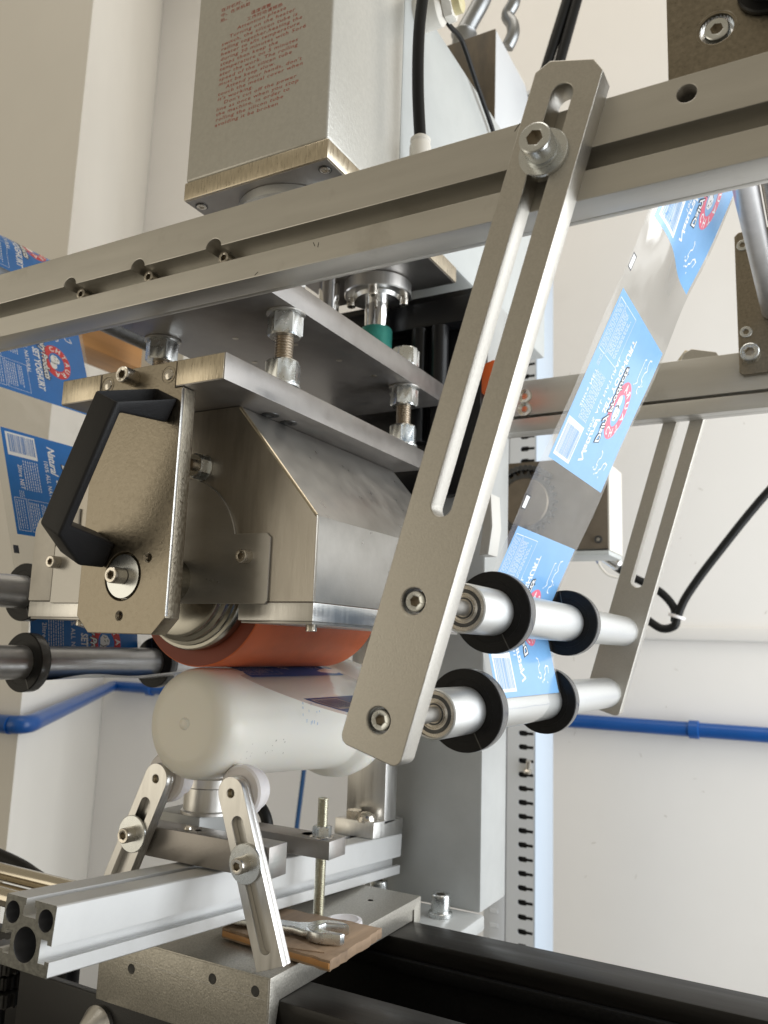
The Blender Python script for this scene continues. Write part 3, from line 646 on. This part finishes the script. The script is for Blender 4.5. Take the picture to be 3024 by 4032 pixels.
def jag(a, b, n, w, rows, gap):
    """rows of unreadably small print, drawn as broken dashes"""
    F = []; 
    for r in range(rows):
        x = a
        while x < a+n:
            l = random.uniform(1.2, 3.4); F.append((x, min(a+n, x+l), b+r*gap, b+r*gap+w)); x += l+random.uniform(.5, 1.0)
    return F
def label(s0, side, amax=112.5, amin=0.0, pale=False, fine=6, detail=True):
    ib, ir = (INKP, INKRP) if pale else (INKB, INKR)
    F = Flat()
    na, nb = 38, 24
    for i in range(na):
        for j in range(nb):
            a0, a1 = amin+(amax-amin)*i/na, amin+(amax-amin)*(i+1)/na
            F.rect(a0, a1, 125.5*j/nb, 125.5*(j+1)/nb)
    bmesh.ops.remove_doubles(F.bm, verts=F.bm.verts, dist=.001)
    L = F.put('label', s0, side, .10, ib, web)
    for p in L.data.polygons: p.use_smooth = True
    if not detail: return L
    Flat().rect(3.5, 29, 4, 37).put('barcode_panel', s0, side, .17, INKW, L, fine)
    F = Flat(); b = 6.5
    while b < 34.5:
        wd = random.choice((.35, .35, .7, 1.05)); F.rect(5.5, 25.2, b, b+wd); b += wd+random.choice((.4, .7, .9))
    F.put('barcode', s0, side, .24, ib, L, fine)
    x, y, ra, rb = 55, 85.0, 21.0, 18.0
    Flat().ring(x, y, ra, rb, .56, 1).put('emblem_ring', s0, side, .17, ir, L, fine)
    F = Flat(); wd = 'CHTAURA'
    for i, ch in enumerate(wd):
        th = R_(196-202*i/(len(wd)-1)); mx_, my_ = x+ra*.635*math.cos(th), y+rb*.635*math.sin(th)
        tx, ty = ra*math.sin(th), -rb*math.cos(th)
        F.text(ch, mx_, my_, 8.6, off=.16, align='CENTER', ang=math.atan2(ty, tx), res=2)
    F.put('emblem_lettering', s0, side, .24, INKW, L, fine)
    # plain stand-in figure: white cap and face
    F = Flat().poly(ellip(x+5.2, y-4.6, 5.0, 4.2, 18)).poly([(x-5, y-7), (x+2, y-7.5), (x+4, y-3), (x+1, y+3.5), (x-3, y+4.5), (x-7.5, y+1), (x-8.5, y-4)])
    F.put('emblem_figure', s0, side, .20, INKW, L, fine)
    F = Flat().stroke([(x+1, y-8), (x+3, y-4), (x+1.5, y+1)], .7).stroke([(x-3, y-2), (x-1.5, y-1)], .8).stroke([(x-3.5, y+2), (x-1.5, y+2)], .8).stroke([(x-7, y-3), (x-5, y-1.5), (x-6, y+.5)], .6)
    F.put('emblem_outline', s0, side, .26, INKD, L, fine)
    Flat().fit('Dairy Products', 25.6, 83.4, 65.4, 8.4, .085, .3, .95).put('brand_shadow', s0, side, .30, INKD, L, fine)
    Flat().fit('Dairy Products', 26.5, 82.5, 66, 7.4, .022, .3, .97).put('brand_lettering', s0, side, .36, INKW, L, fine)
    F = Flat().fit('SET YOGHURT', 46, 99.5, 55.4, 7.2, .03, .1)
    F.fit('Natural', 9, 41.5, 50.8, 8.6, .02, .3, .92).fit('100% ALL NATURAL', 27, 82, 44, 4.6, .012, 0, 1.15).fit('2litre NET', 38, 64, 12.6, 4.6, .012, 0, 1.1)
    F.put('title_lettering', s0, side, .17, INKW, L, fine, kind='stuff')
    F = Flat()
    for q in jag(32, 19, 32, .75, 7, 2.6)+jag(47, 62.6, 48, .7, 1, 2.2)+jag(78, 36, 26, .7, 1, 2)+jag(66, 10, 7, .5, 3, 2)+jag(77, 19, 28, .7, 5, 2.3)+jag(77, 32, 24, .6, 2, 2)+jag(5.5, 35, 19, .8, 1, 2): F.rect(*q)
    F.frame(74, 108, 3, 16, .45).frame(74, 108, 17.5, 44, .35)
    for q in jag(76, 5, 30, .6, 4, 2.4): F.rect(*q)
    F.put('small_print', s0, side, .17, INKW, L, fine, kind='stuff')
    A = Flat().stroke([(11, 88), (11.5, 92), (15, 92.5), (15, 89.5), (19, 90), (21, 93.5), (24.5, 92.5), (25.5, 89.5)], 1.0).stroke([(9.5, 95.5), (10.5, 99), (13, 99.5), (14.5, 103), (18, 103.5), (20, 107), (19.5, 111)], 1.1).stroke([(15, 110), (20, 112)], 1.0)
    for c in ((12, 85.5), (8.5, 93), (8, 104)): A.poly(ellip(c[0], c[1], .8, .8, 8))
    A.stroke([(75, 108.5), (76, 104.5), (79.5, 104.5), (80.5, 108.5), (84, 108.5), (85, 104.5), (90, 105), (93, 109), (96, 105.5), (100, 106), (101, 110)], 1.0).stroke([(79, 95.5), (81, 98.5), (83, 96), (97.5, 95.5), (98, 98)], .9)
    for c in ((82, 112), (93, 102), (78, 93)): A.poly(ellip(c[0], c[1], .7, .7, 8))
    A.put('script_lettering', s0, side, .17, INKW, L, fine)
    return L
PT = 159.3
for k in range(2): label(S2+PT*k, 1, pale=True, fine=6, amax=112.5)
label(S2-PT, 1, pale=True, fine=5)
label(S2-2*PT, -1, fine=5); label(S2-3*PT, -1, fine=6)
for k in (-2, -1, 0): label(SL+PT*k, -1, fine=6)
label(SL+PT, -1, fine=4)
F = Flat()
for s0, pm_ in ((S2-PT+124, 1), (S2+124, 1), (S2-2*PT+124, -1), (SL+124, -1)):
    q = Flat().rect(0, 8, -6.5, -.8).put('register_mark', s0, pm_, .12, INKD if s0 < S2-PT else INKW, web)
    if s0 > S2-PT: Flat().frame(-.7, 8.7, -7.2, 0, .7).put('register_frame', s0, pm_, .2, INKD, web)
t = thing('film_roll', 'supply roll of printed film behind the rail at the left edge', 'film roll', (-808.5, 540, 361))
part('wound_film', B().lathe([(20, 474), (39.7, 474), (39.7, 612.5), (20, 612.5)], (-814.5, 0, 401), (0, 1, 0), 64), mat('wound_film', (.42, .50, .62), .35, 0, .3, 120, (1, .05, 1)), t)
part('core', B().lathe([(14, 470), (19.8, 470), (19.8, 616), (14, 616)], (-814.5, 0, 401), (0, 1, 0), 40), WOOD, t)
t = thing('deflector_roller', 'slim grey steel roller hanging between brackets at the right edge', 'guide roller', (-44, 590, 307))
part('tube', B().cyl((-42, 402, 307), (0, 1, 0), 8.2, 366, 1.2, 40), GREYROLL, t)
part('spindle', B().thread((-27, 402, 309), (0, 1, 0), 6, 366, 2.6), STUD, t)
t = thing('front_bracket_plate', 'taupe metal bracket plate with a recessed bolt at the top right corner', 'bracket plate', (-30, 404, 240))
part('plate', B().mesh(plate_mesh([(-64.5, 240), (60, 240), (60, 420), (-64.5, 420)], [circ(-40.8, 312, 8.2)], 11, .4), m_xz(403)), CAST, t)
part('countersink', B().lathe([(9.6, -.05), (8.2, 1.4), (8.1, 6)], (-40.8, 397.5, 312), (0, 1, 0), 32, cap=False), EDGE, t)
capscrew('socket_bolt', (-40.8, 405, 312), (0, -1, 0), 6.2, 7.6, t, ZINC, knurl=False)
part('knob_washer', B().lathe([(0, 0), (14, 0), (14.4, .6), (14.4, 2.4), (13.5, 3)], (-16.5, 397.4, 325), (0, -1, 0), 40), BLACK, t)
capscrew('knob_bolt', (-16.5, 394.4, 325), (0, -1, 0), 9.5, 10, t, DARKST)
t = thing('rear_bracket_plate', 'rounded metal bracket plate screwed on the rear rail at the right edge', 'bracket plate', (-40, 774, 252))
part('plate', B().mesh(plate_mesh([(-67, 252), (30, 252), (30, 389), (-67, 389), (-70.5, 385.5), (-70.5, 255.5)], [], 7, .5), m_xz(775)), CAST, t)
for z, r in ((375.5, 5.2), (291.6, 5.2)): capscrew('flush_screw', (-63.6, 773, z), (0, -1, 0), r, 3, t, ZINC, knurl=False)
capscrew('cap_screw', (-60.6, 771.5, 270), (0, -1, 0), 8.3, 9, t, ZINC, knurl=False)

# ================================================================== bottle and carriage
ax = Vector((0, 1, -.0300)).normalized(); B0 = Vector((-396.5, 439.5, -56.0))
bp = [(0, -1.4), (2.6, -1.3), (3.9, -.6), (4.3, .2), (14, .1), (24, .3), (29.5, 1.3), (33, 3.2), (35.7, 6.2), (37.4, 10.2), (38.2, 15), (38.4, 22), (38.4, 34), (38.5, 50), (39.2, 80), (40.2, 115), (42, 158), (42.3, 172), (43.5, 175), (47.5, 179), (50, 184), (51, 193), (49.5, 203), (44, 212), (31, 219), (20, 222), (19, 224), (19, 250)]
t = thing('plastic_bottle', 'milky white plastic bottle lying under the red roller', 'bottle', (-396.5, 520, -100))
part('bottle_body', B().lathe(bp, B0, ax, 96), BOTTLE, t, ang=60)
def bot(h, a, o=.08):
    for (r0, h0), (r1, h1) in zip(bp, bp[1:]):
        if h0 <= h <= h1: break
    r = r0+(r1-r0)*(h-h0)/max(1e-6, h1-h0)+o
    zv = Vector((0, ax.z, -ax.y)); zv = Vector((0, -ax.z, ax.y)); c = B0+ax*h
    return c+Vector((1, 0, 0))*r*math.cos(a)+zv*r*math.sin(a)
def smudge(name, lst, m):
    b = bmesh.new()
    for h, a, dh, da in lst:
        b.faces.new([b.verts.new(bot(*q)) for q in ((h, a), (h+dh, a), (h+dh*.8, a+da), (h+dh*.1, a+da))])
    bmesh.ops.recalc_face_normals(b, faces=b.faces); part(name, b, m, bpy.data.objects['plastic_bottle'], kind='stuff')
rs = random.Random(3)
smudge('ink_smudge', [(92+rs.uniform(-14, 16), .42-rs.uniform(0, .42), rs.uniform(.5, 1.3), -rs.uniform(.02, .07)) for _ in range(15)], mat('faded_blue_smudge', (.45, .56, .72), .4))
smudge('scuff', [(60+rs.uniform(-12, 14), -.25-rs.uniform(0, .3), rs.uniform(.5, 1.6), -rs.uniform(.01, .035)) for _ in range(9)]+[(26+rs.uniform(-2, 8), -.3-rs.uniform(0, .5), rs.uniform(.4, .8), -rs.uniform(.01, .03)) for _ in range(6)], mat('grey_scuff', (.50, .48, .43), .5))
TILT = math.atan(.0780)
def tl(x, d, h): return Vector((x, 328+d*math.cos(TILT)+h*math.sin(TILT), -142.8-d*math.sin(TILT)+h*math.cos(TILT)))
ME = Matrix(((1, 0, 0, XC), (0, math.sin(TILT), -math.cos(TILT), 328), (0, math.cos(TILT), math.sin(TILT), -142.8), (0, 0, 0, 1)))
t = thing('profile_extrusion', 'slotted aluminium profile carrying the bottle supports with sawn open end', 'aluminium profile', tl(XC, 200, -36))
o = [(-19.8, -35.7), (19.8, -35.7), (20.5, -35), (20.5, -27.8), (17, -27.8), (17, -29.5), (12, -29.5), (12, -18), (17, -18), (17, -20), (20.5, -20), (20.5, -.7), (19.8, 0), (3, 0), (3, -3.5), (5, -3.5), (5, -9), (-5, -9), (-5, -3.5), (-4, -3.5), (-4, 0), (-19.8, 0), (-20.5, -.7), (-20.5, -20), (-17, -20), (-17, -18), (-12, -18), (-12, -29.5), (-17, -29.5), (-17, -27.8), (-20.5, -27.8)]
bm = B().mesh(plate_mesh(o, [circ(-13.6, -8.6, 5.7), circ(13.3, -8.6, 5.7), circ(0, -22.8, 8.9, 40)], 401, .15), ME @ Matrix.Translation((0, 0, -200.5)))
n0 = Vector((0, -math.cos(TILT), math.sin(TILT)))
for f in bm.bm.faces:
    if abs(f.normal.dot(n0)) > .8: f.material_index = 1
    else:
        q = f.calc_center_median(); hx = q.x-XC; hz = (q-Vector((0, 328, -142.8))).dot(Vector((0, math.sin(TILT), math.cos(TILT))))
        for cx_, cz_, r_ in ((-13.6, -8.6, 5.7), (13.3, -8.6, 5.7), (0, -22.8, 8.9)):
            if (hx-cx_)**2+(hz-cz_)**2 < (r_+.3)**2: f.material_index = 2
part('profile_body', bm, EXTR, t, mats=[EXTR, CUT, mat('shaded_bore', (.30, .31, .34), .3, .9, .1, 200)])  # bore walls are the same aluminium, their deep shade put into the colour
t = thing('bottle_backstop', 'upright bright plate with bolted foot at the far end of the profile', 'backstop', (XC, 703, -175))
mt = Matrix.Translation((0, 0, 0))
part('foot', B().box(-417, -376, 672, 728.5, -171.5, -157.5, .5, mtx=Matrix.Translation((0, 700, -168)) @ Matrix.Rotation(-TILT, 4, 'X') @ Matrix.Translation((0, -700, 168))), BRUSH, t)
part('upright', B().box(-417, -376, 692, 714, -160, 12, .5), BRUSH, t)
hb_ = part('hex_bolt', B().nut((-402, 682, -156.5), (0, 0, 1), 13, 8, .4), INOX, t)
part('dome_nut', B().lathe([(9, 0), (9, 3), (7.5, 6), (4, 8), (0, 8.5)], (-389, 681, -157), (0, 0, 1), 24), INOX, t)
t = thing('cross_bar', 'front steel cross bar holding the two slotted support legs', 'cross bar', (XC, 469, -152))
part('bar_body', B().box(-459.5, -333.8, 459, 479, -151.6, -131.2, .5), GROUND, t)
part('top_screw', B().lathe([(0, 1.6), (2.6, 1.4), (3, 0)], (-412, 468, -131.2), (0, 0, 1), 18), INOX, t)
part('top_hole', B().lathe([(2.4, .1), (0, .1)], (-403, 469, -131.2), (0, 0, 1), 16), SOCK, t)
t = thing('cross_bar', 'rear steel cross bar clamped by the vertical threaded rod', 'cross bar', (XC, 558, -158))
part('bar_body', B().box(-450, -343, 546.5, 570, -157.8, -144.6, .5), GROUND, t)
part('washer_slot', B().lathe([(5, .1), (0, .1)], (-371, 560, -144.6), (0, 0, 1), 18), SOCK, t)
t = thing('support_leg', 'right hand slotted support leg with white wheel under the bottle', 'support leg', (-340, 453, -150), 'bottle support legs')
def leg(t, cx, cz, ang, bd):
    L = 108; o_ = [(-10.6, -L), (10.6, -L)]+circ(0, 0, 10.6, 19, 0, 180)
    M = m_xz(451.4, ang, cx, cz)
    me = plate_mesh(o_, [slot(0, -99.5, -15, 4.5), circ(0, 0, 2.9, 16)], 5.2, .35); bm = B().mesh(me, M)
    bm.mesh(plate_mesh(o_, [], 3.2, .35), m_xz(455.6, ang, cx, cz)); part('leg_bar', bm, BRUSH, t)
    part('pivot_hole', B().lathe([(3.4, -.05), (2.7, .7), (2.9, 1.4), (2.5, 2.1), (2.6, 4)], (cx, 448.8, cz), (0, 1, 0), 20, cap=False), GOLD, t)
    bx, bz = cx-bd*math.sin(ang), cz-bd*math.cos(ang)
    part('washer', B().lathe([(4, 0), (12.2, 0), (12.6, .3), (12.6, 1.5), (12.2, 1.8), (4, 1.8)], (bx, 448.7, bz), (0, -1, 0), 36), ZINC, t)
    capscrew('clamp_screw', (bx, 446.9, bz), (0, -1, 0), 5.2, 8.2, t, INOX)
    part('wheel', B().lathe([(4, 457.6), (15.8, 457.6), (17.2, 459), (17.2, 464.6), (15.5, 466), (13.6, 466.4), (14.2, 467.6), (14.2, 473), (13.2, 474), (4, 474)], (cx, 0, cz), (0, 1, 0), 48), WHITEP, t)
    part('wheel_axle', B().cyl((cx, 455, cz), (0, 1, 0), 3.6, 22), INOX, t)
leg(t, -360.4, -98.9, R_(-21.2), 44.6)
t = thing('support_leg', 'left hand slotted support leg leaning outward behind the profile end', 'support leg', (-440, 453, -150), 'bottle support legs')
leg(t, -427.8, -96.6, R_(23.8), 42.4)
t = thing('air_valve', 'round silver valve on a grey block under the bottle', 'valve', (-436, 510, -150))
part('valve_cap', B().lathe([(21, 0), (21, 2), (19.5, 3), (19.5, 19), (21, 20), (21, 26), (20, 27)], (-433, 514, -129), (0, 0, 1), 48), BRUSH, t)
part('block', B().box(-470, -425, 495, 530, -160, -129.2, 1), GREYP, t)
t = thing('valve_hose', 'black hose loop partly hidden behind the right support leg', 'hose', (-410, 620, -150))
part('hose', B().tube([(-470, 600, -135), (-455, 600, -136), (-444, 600, -144), (-439, 600, -158), (-440, 600, -180)], 5, 12), RUBBER, t)
t = thing('threaded_rod', 'vertical threaded rod with nut standing behind the plywood piece', 'threaded rod', (-357, 558, -206))
part('rod', B().thread((-357.3, 558, -236), (0, 0, 1), 4.2, 120, 1.25, 18), mat('yellow_zinc', (.62, .60, .50), .3, 1, .1, 300), t)
part('nut', B().nut((-357.3, 558, -144.4), (0, 0, 1), 13, 8, .5), ZINC, t)
part('plain_washer', B().cyl((-357.3, 558, -145.2), (0, 0, 1), 9.5, 1), INOX, t)
# base slab
t = thing('carriage_plate', 'thick galvanised carriage plate sitting on the black slide rails', 'carriage plate', (XC, 558, -245))
pf = [(452.6, -250), (460.6, -250), (460.6, -236), (463.5, -222), (648.5, -222), (648.5, -214), (651.5, -214), (651.5, -226), (663.4, -226), (663.4, -206), (452.6, -206)]
part('plate_body', B().prism(pf, -472, -323, 'yz', .6), SLAB, t)
part('front_face', B().box(-471, -324, 452.2, 453, -249, -207, .1), SLAB, t)
for x, z in ((-334, -215.5), (-368.7, -215.5), (-440, -224)):
    part('tapped_hole', B().lathe([(3.3, .05), (3.1, -.12), (2.6, -.12), (2.4, .02), (0, .02)], (x, 452.1, z), (0, 1, 0), 18, cap=False), DARKST, t)
for x, y in ((-352, 628), (-352, 500)):
    part('tapped_hole', B().lathe([(2.4, .02), (0, .02)], (x, y, -206), (0, 0, 1), 16), SOCK, t)
part('scribe_line', B().box(-450, -326, 452.05, 452.15, -219.3, -218.9, 0), EDGE, t)
def rough(P, n, a):
    out = []
    for (x0, y0), (x1, y1) in zip(P, P[1:]+P[:1]):
        for i in range(n):
            f = i/n; out.append((x0+(x1-x0)*f+(random.uniform(-a, a) if i else 0), y0+(y1-y0)*f+(random.uniform(-a, a) if i else 0)))
    return out
t = thing('plywood_scrap', 'small warped piece of old plywood lying on the carriage plate', 'plywood', (-345, 515, -206))
part('ply_board', B().prism(rough([(-392, 488), (-296, 478.5), (-299, 552), (-384, 548.5)], 14, .9), -204.6, -197.9, 'xy', .3), WOOD, t)
part('torn_veneer', B().prism([(-384, 486), (-330, 481), (-306, 487), (-335, 497), (-370, 494)], -197.85, -197.1, 'xy', .1), WOOD, t)
part('ply_edge', B().prism([(-391, 487.2), (-296.5, 477.7), (-296.3, 478.7), (-391, 488.3)], -203, -199.5, 'xy', .1), PLANK, t)
t = thing('open_spanner', 'steel open ended spanner resting on the plywood', 'spanner', (-340, 515, -197))
ang = R_(12); Ms = Matrix.Translation((-318.5, 510.5, -193.4)) @ Matrix.Rotation(ang, 4, 'Z')
hd = [(math.cos(R_(a))*15.5, math.sin(R_(a))*14) for a in range(52, 300, 12)]+[(13, -11.5), (15, -9), (2, -7.2), (-4, -5.5), (-6.5, 0), (-4, 6.2), (2, 7.6), (12, 8.8)]
part('jaw', B().mesh(plate_mesh(hd, [], 7.5, 1.2, 2), Ms), ZINC, t)
part('handle', B().mesh(plate_mesh([(-90, -5.4), (-24, -5.6), (-16, -9), (-11, -9), (-11, 9), (-16, 9), (-24, 5.6), (-90, 5.4)], [], 4.6, 1.1, 2), Ms), ZINC, t)
t = thing('plastic_ring', 'white plastic ring lying on the carriage plate by the threaded rod', 'ring', (-336, 566, -206))
part('ring_band', B().lathe([(9, 0), (13.5, 0), (14, 1), (13.5, 4.5), (11, 5), (9, 4)], (-337, 562, -206), (0, 0, 1), 36), WHITEP, t)
# bed
t = thing('machine_bed', 'black cast iron machine bed with two flat slide rails', 'machine bed', (-300, 555, -420))
part('slide_rail', B().box(-480, 500, 608, 649, -236, -222.2, 1.2), IRONTOP, t)
part('slide_rail', B().box(-480, 500, 463, 500, -236, -222.2, 1.2), IRONTOP, t)
part('slide_step', B().box(-480, 500, 604, 648, -246, -236.2, 1), IRON, t)
part('side_wall', B().box(-480, 500, 614, 646, -420, -246.2, 1), IRON, t)
part('side_wall', B().box(-480, 500, 466, 497, -420, -236.2, 1), IRON, t)
part('trough_floor', B().box(-480, 500, 497.2, 613.8, -420, -330, 1), IRON, t)
part('front_cover', B().box(-560, -300, 458.5, 465.5, -420, -250.5, 1), BLACK, t)
k = part('cone_knob', B().lathe([(13.5, 0), (13.5, 3), (6.4, 14), (5.4, 15)], (-472, 458.4, -269), (0, -1, 0), 40), BRUSH, t)
part('knob_screw', B().lathe([(5, 14.8), (4.6, 17), (2.5, 18), (0, 18.2)], (-472, 458.4, -269), (0, -1, 0), 24), SOCK, k)
t = thing('linear_shaft', 'polished round shaft at the lower left behind the profile end', 'shaft', (-700, 512, -210), 'polished shafts at the lower left')
part('rod', B().cyl((-900, 512, -207), (1, 0, 0), 7, 400), mat('polished_shaft', (.62, .57, .48), .15, 1), t)
t2 = copy_tree(t, None, (0, -38, -3), 'second polished round shaft just below at the lower left edge')
t = thing('shaft_cover', 'flat tan metal strip between the polished shafts at lower left', 'cover strip', (-700, 494, -215))
part('strip', B().box(-900, -545, 480, 506, -216, -213, .4), GOLD, t)
t = thing('drive_gears', 'dark greasy toothed gear stack at the bottom left corner', 'gears', (-600, 490, -300))
for k, (z, r, h) in enumerate(((-262, 26, 10), (-275, 20, 9), (-286, 27, 10))):
    gp = []
    for i in range(28):
        a = 2*math.pi*i/28
        for q, rr in ((-.3, r), (-.12, r+2.6), (.12, r+2.6), (.3, r)): gp.append((-607+rr*math.cos(a+q*2*math.pi/28), 478+rr*math.sin(a+q*2*math.pi/28)))
    part('gear', B().prism(gp, z, z+h, 'xy', 0), DARKST, t)
part('gear_shaft', B().cyl((-607, 478, -420), (0, 0, 1), 7, 172), DARKST, t)
part('gear_backing', B().box(-700, -562, 505, 520, -420, -252, 1), BLACK, t)  # black backing added behind the gears to keep the gap dark
part('shaft_nut', B().nut((-597, 456, -300), (0, -1, 0), 12, 6), STUD, t)
t = thing('floor_cable', 'black cable crossing the lower left corner behind the shafts', 'cable', (-700, 640, -200))
part('cable', B().tube([(-1000, 640, -224), (-880, 640, -238), (-805, 640, -247), (-767, 640, -256), (-700, 640, -272)], 7.5, 12), RUBBER, t)

# ================================================================== behind: gearbox, chain, wiring, shelf
t = thing('gearbox', 'bronze faced gearbox with pale side panel behind the film strip', 'gearbox', (-335, 1085, 135))
part('face_plate', B().box(-412, -257.5, 1050, 1056, 134, 256, 1), BROWN2, t)
part('body', B().box(-410, -258.5, 1056.2, 1118, 133, 246, 2), BEAMP, t)
part('side_flange', B().box(-258.2, -255.5, 1050, 1119, 132, 246, .6), IVORY, t)
part('bottom_tray', B().box(-412, -257, 1050, 1120, 126, 131.8, .6), BEAMP, t)
capscrew('face_screw', (-270, 1050, 146), (0, -1, 0), 5, 3, t, DARKST)
t = thing('chain_sprocket', 'dark chain wheel in front of the bronze gearbox plate', 'sprocket', (-325, 1035, 176))
sp_ = []
for i in range(26):
    a = 2*math.pi*i/26
    for q, rr in ((-.3, 38), (-.1, 43), (.1, 43), (.3, 38)): sp_.append((-364+rr*math.cos(a+q*2*math.pi/26), 197+rr*math.sin(a+q*2*math.pi/26)))
part('toothed_rim', B().prism(sp_, 1034, 1042, 'xz', 0), DARKST, t)
part('hub', B().cyl((-364, 1046, 197), (0, -1, 0), 33, 15, 1.5, 40), BROWN2, t)
ch = thing('roller_chain', 'oily roller chain wrapping over the dark chain wheel', 'chain', (-340, 1038, 200))
k = 0
for a in range(200, 40, -8):
    x, z = -364+47*math.cos(R_(a)), 197+47*math.sin(R_(a))
    part('chain_roller', B().cyl((x, 1030, z), (0, 1, 0), 3.9, 14, .4, 14), DARKST, ch)
for i in range(9):
    x, z = -364-44-3.5*i, 197-16-8*i*.78
    part('chain_roller', B().cyl((x, 1030, z), (0, 1, 0), 3.9, 14, .4, 14), DARKST, ch)
t = thing('edge_guard', 'white stack of thin curved sheets peeking out behind the near arm', 'guard', (-275, 660, 84))
for i in range(5):
    part('sheet', B().prism([(-268.5+i*2.1, 80), (-266.6+i*2.1, 80), (-264.2+i*2.1+1, 104), (-265+i*2.1, 132), (-266.8+i*2.1, 132), (-266.4+i*2.1+1, 104)], 648-i*1.2, 664, 'xz', .2), bpy.data.materials.get('guard_white') or mat('guard_white', (.62, .60, .56), .5), t)
t = thing('orange_cap', 'small orange plastic cap glimpsed through the slotted arm', 'plastic cap', (-296, 732, 250))
part('cap_body', B().prism([(-309, 250), (-283, 250), (-283, 279), (-288, 283), (-304, 278)], 724, 741, 'xz', 1.5), ORANGE, t)
t = thing('motor_cable', 'thick black cable looping on the right and tied with a white strap', 'cable', (-220, 1300, 50))
part('cable', B().tube([(20, 1300, 330), (-50, 1300, 280), (-86, 1300, 243), (-118, 1300, 205), (-150, 1300, 164), (-182, 1300, 122), (-206, 1300, 86), (-217, 1300, 60), (-222, 1299, 46), (-240, 1298, 42), (-262, 1298, 56), (-285, 1296, 76)], 6.2, 14), RUBBER, t)
part('cable', B().tube([(-222, 1304, 52), (-222, 1304, 72), (-236, 1303, 92), (-255, 1300, 106), (-285, 1290, 122), (-305, 1280, 136)], 6.2, 14), RUBBER, t)
part('cable_strap', B().lathe([(12, 0), (12.6, .4), (12.6, 4.4), (12, 4.8)], (-219, 1302, 58), (.3, 0, 1), 24), WHITEP, t)
t = thing('cable_plug', 'shiny plug with coloured wires under the gearbox corner', 'plug', (-300, 1270, 140))
part('plug_body', B().lathe([(8, 0), (11, 4), (11, 26), (8, 30)], (-318, 1265, 152), (.8, .2, -.55), 24), CHROME, t)
part('loose_wire', B().tube([(-318, 1262, 154), (-324, 1258, 140), (-312, 1258, 122), (-296, 1262, 116)], 1.8, 8), IVORY, t)
part('loose_wire', B().tube([(-322, 1262, 160), (-330, 1258, 150), (-324, 1258, 138)], 1.8, 8), mat('blue_wire', (.02, .12, .4), .4), t)
t = thing('timber_rail', 'orange brown timber rail of a shelf seen behind the left stud', 'timber', (-900, 830, 400))
part('beam', B().box(-960, -900, 560, 1250, 398, 437, 2), PLANK, t)
t = thing('film_spindle', 'dark spindle end with cream block behind the plate corner', 'spindle', (-760, 700, 300))
part('spindle', B().cyl((-814.5, 617, 401), (0, 1, 0), 12, 180), DARKST, t)
part('block', B().box(-850, -770, 800, 830, 300, 430, 2), IVORY, t)
# guide posts between plate and housing
def post(x, y, r, fl, label, coll, g='chrome guide posts'):
    t = thing('guide_post', label, 'guide post', (x, y, 250), g)
    part('rod', B().cyl((x, y, 250.2), (0, 0, 1), r, 113), CHROME, t)
    if coll: part('collar', B().lathe([(r+.2, 0), (r+3.4, 0), (r+3.4, 63), (r+2.4, 65), (r+.2, 65)], (x, y, 250.2), (0, 0, 1), 40), GREEN, t)
    if fl:
        part('flange', B().lathe([(r+.3, 0), (33, 0), (34, -1), (34, -13), (33, -14), (24, -14.5), (22, -18), (r+.3, -18)], (x, y, 363.2), (0, 0, 1), 56), BRUSH, t)
        for a in (20, 110, 200, 290): capscrew('flange_screw', (x+27*math.cos(R_(a)), y+27*math.sin(R_(a)), 349), (0, 0, -1), 4.6, 9, t, INOX)
post(-396.5, 680, 12.6, True, 'chrome post with bolted flange and green collar', True)
post(-437, 652, 10.5, False, 'plain chrome post left of the flanged post', False)
t = thing('brass_gear', 'small knurled brass wheel between the chrome posts', 'wheel', (-420, 690, 290))
part('rim', B().lathe([(9, 0), (11, 1), (10, 4), (11, 6), (10, 9), (11, 12), (9, 14)], (-424, 690, 288), (0, 0, 1), 28), BRASS, t)
# grey air block at the left of the end plate is the cover's own left shoulder
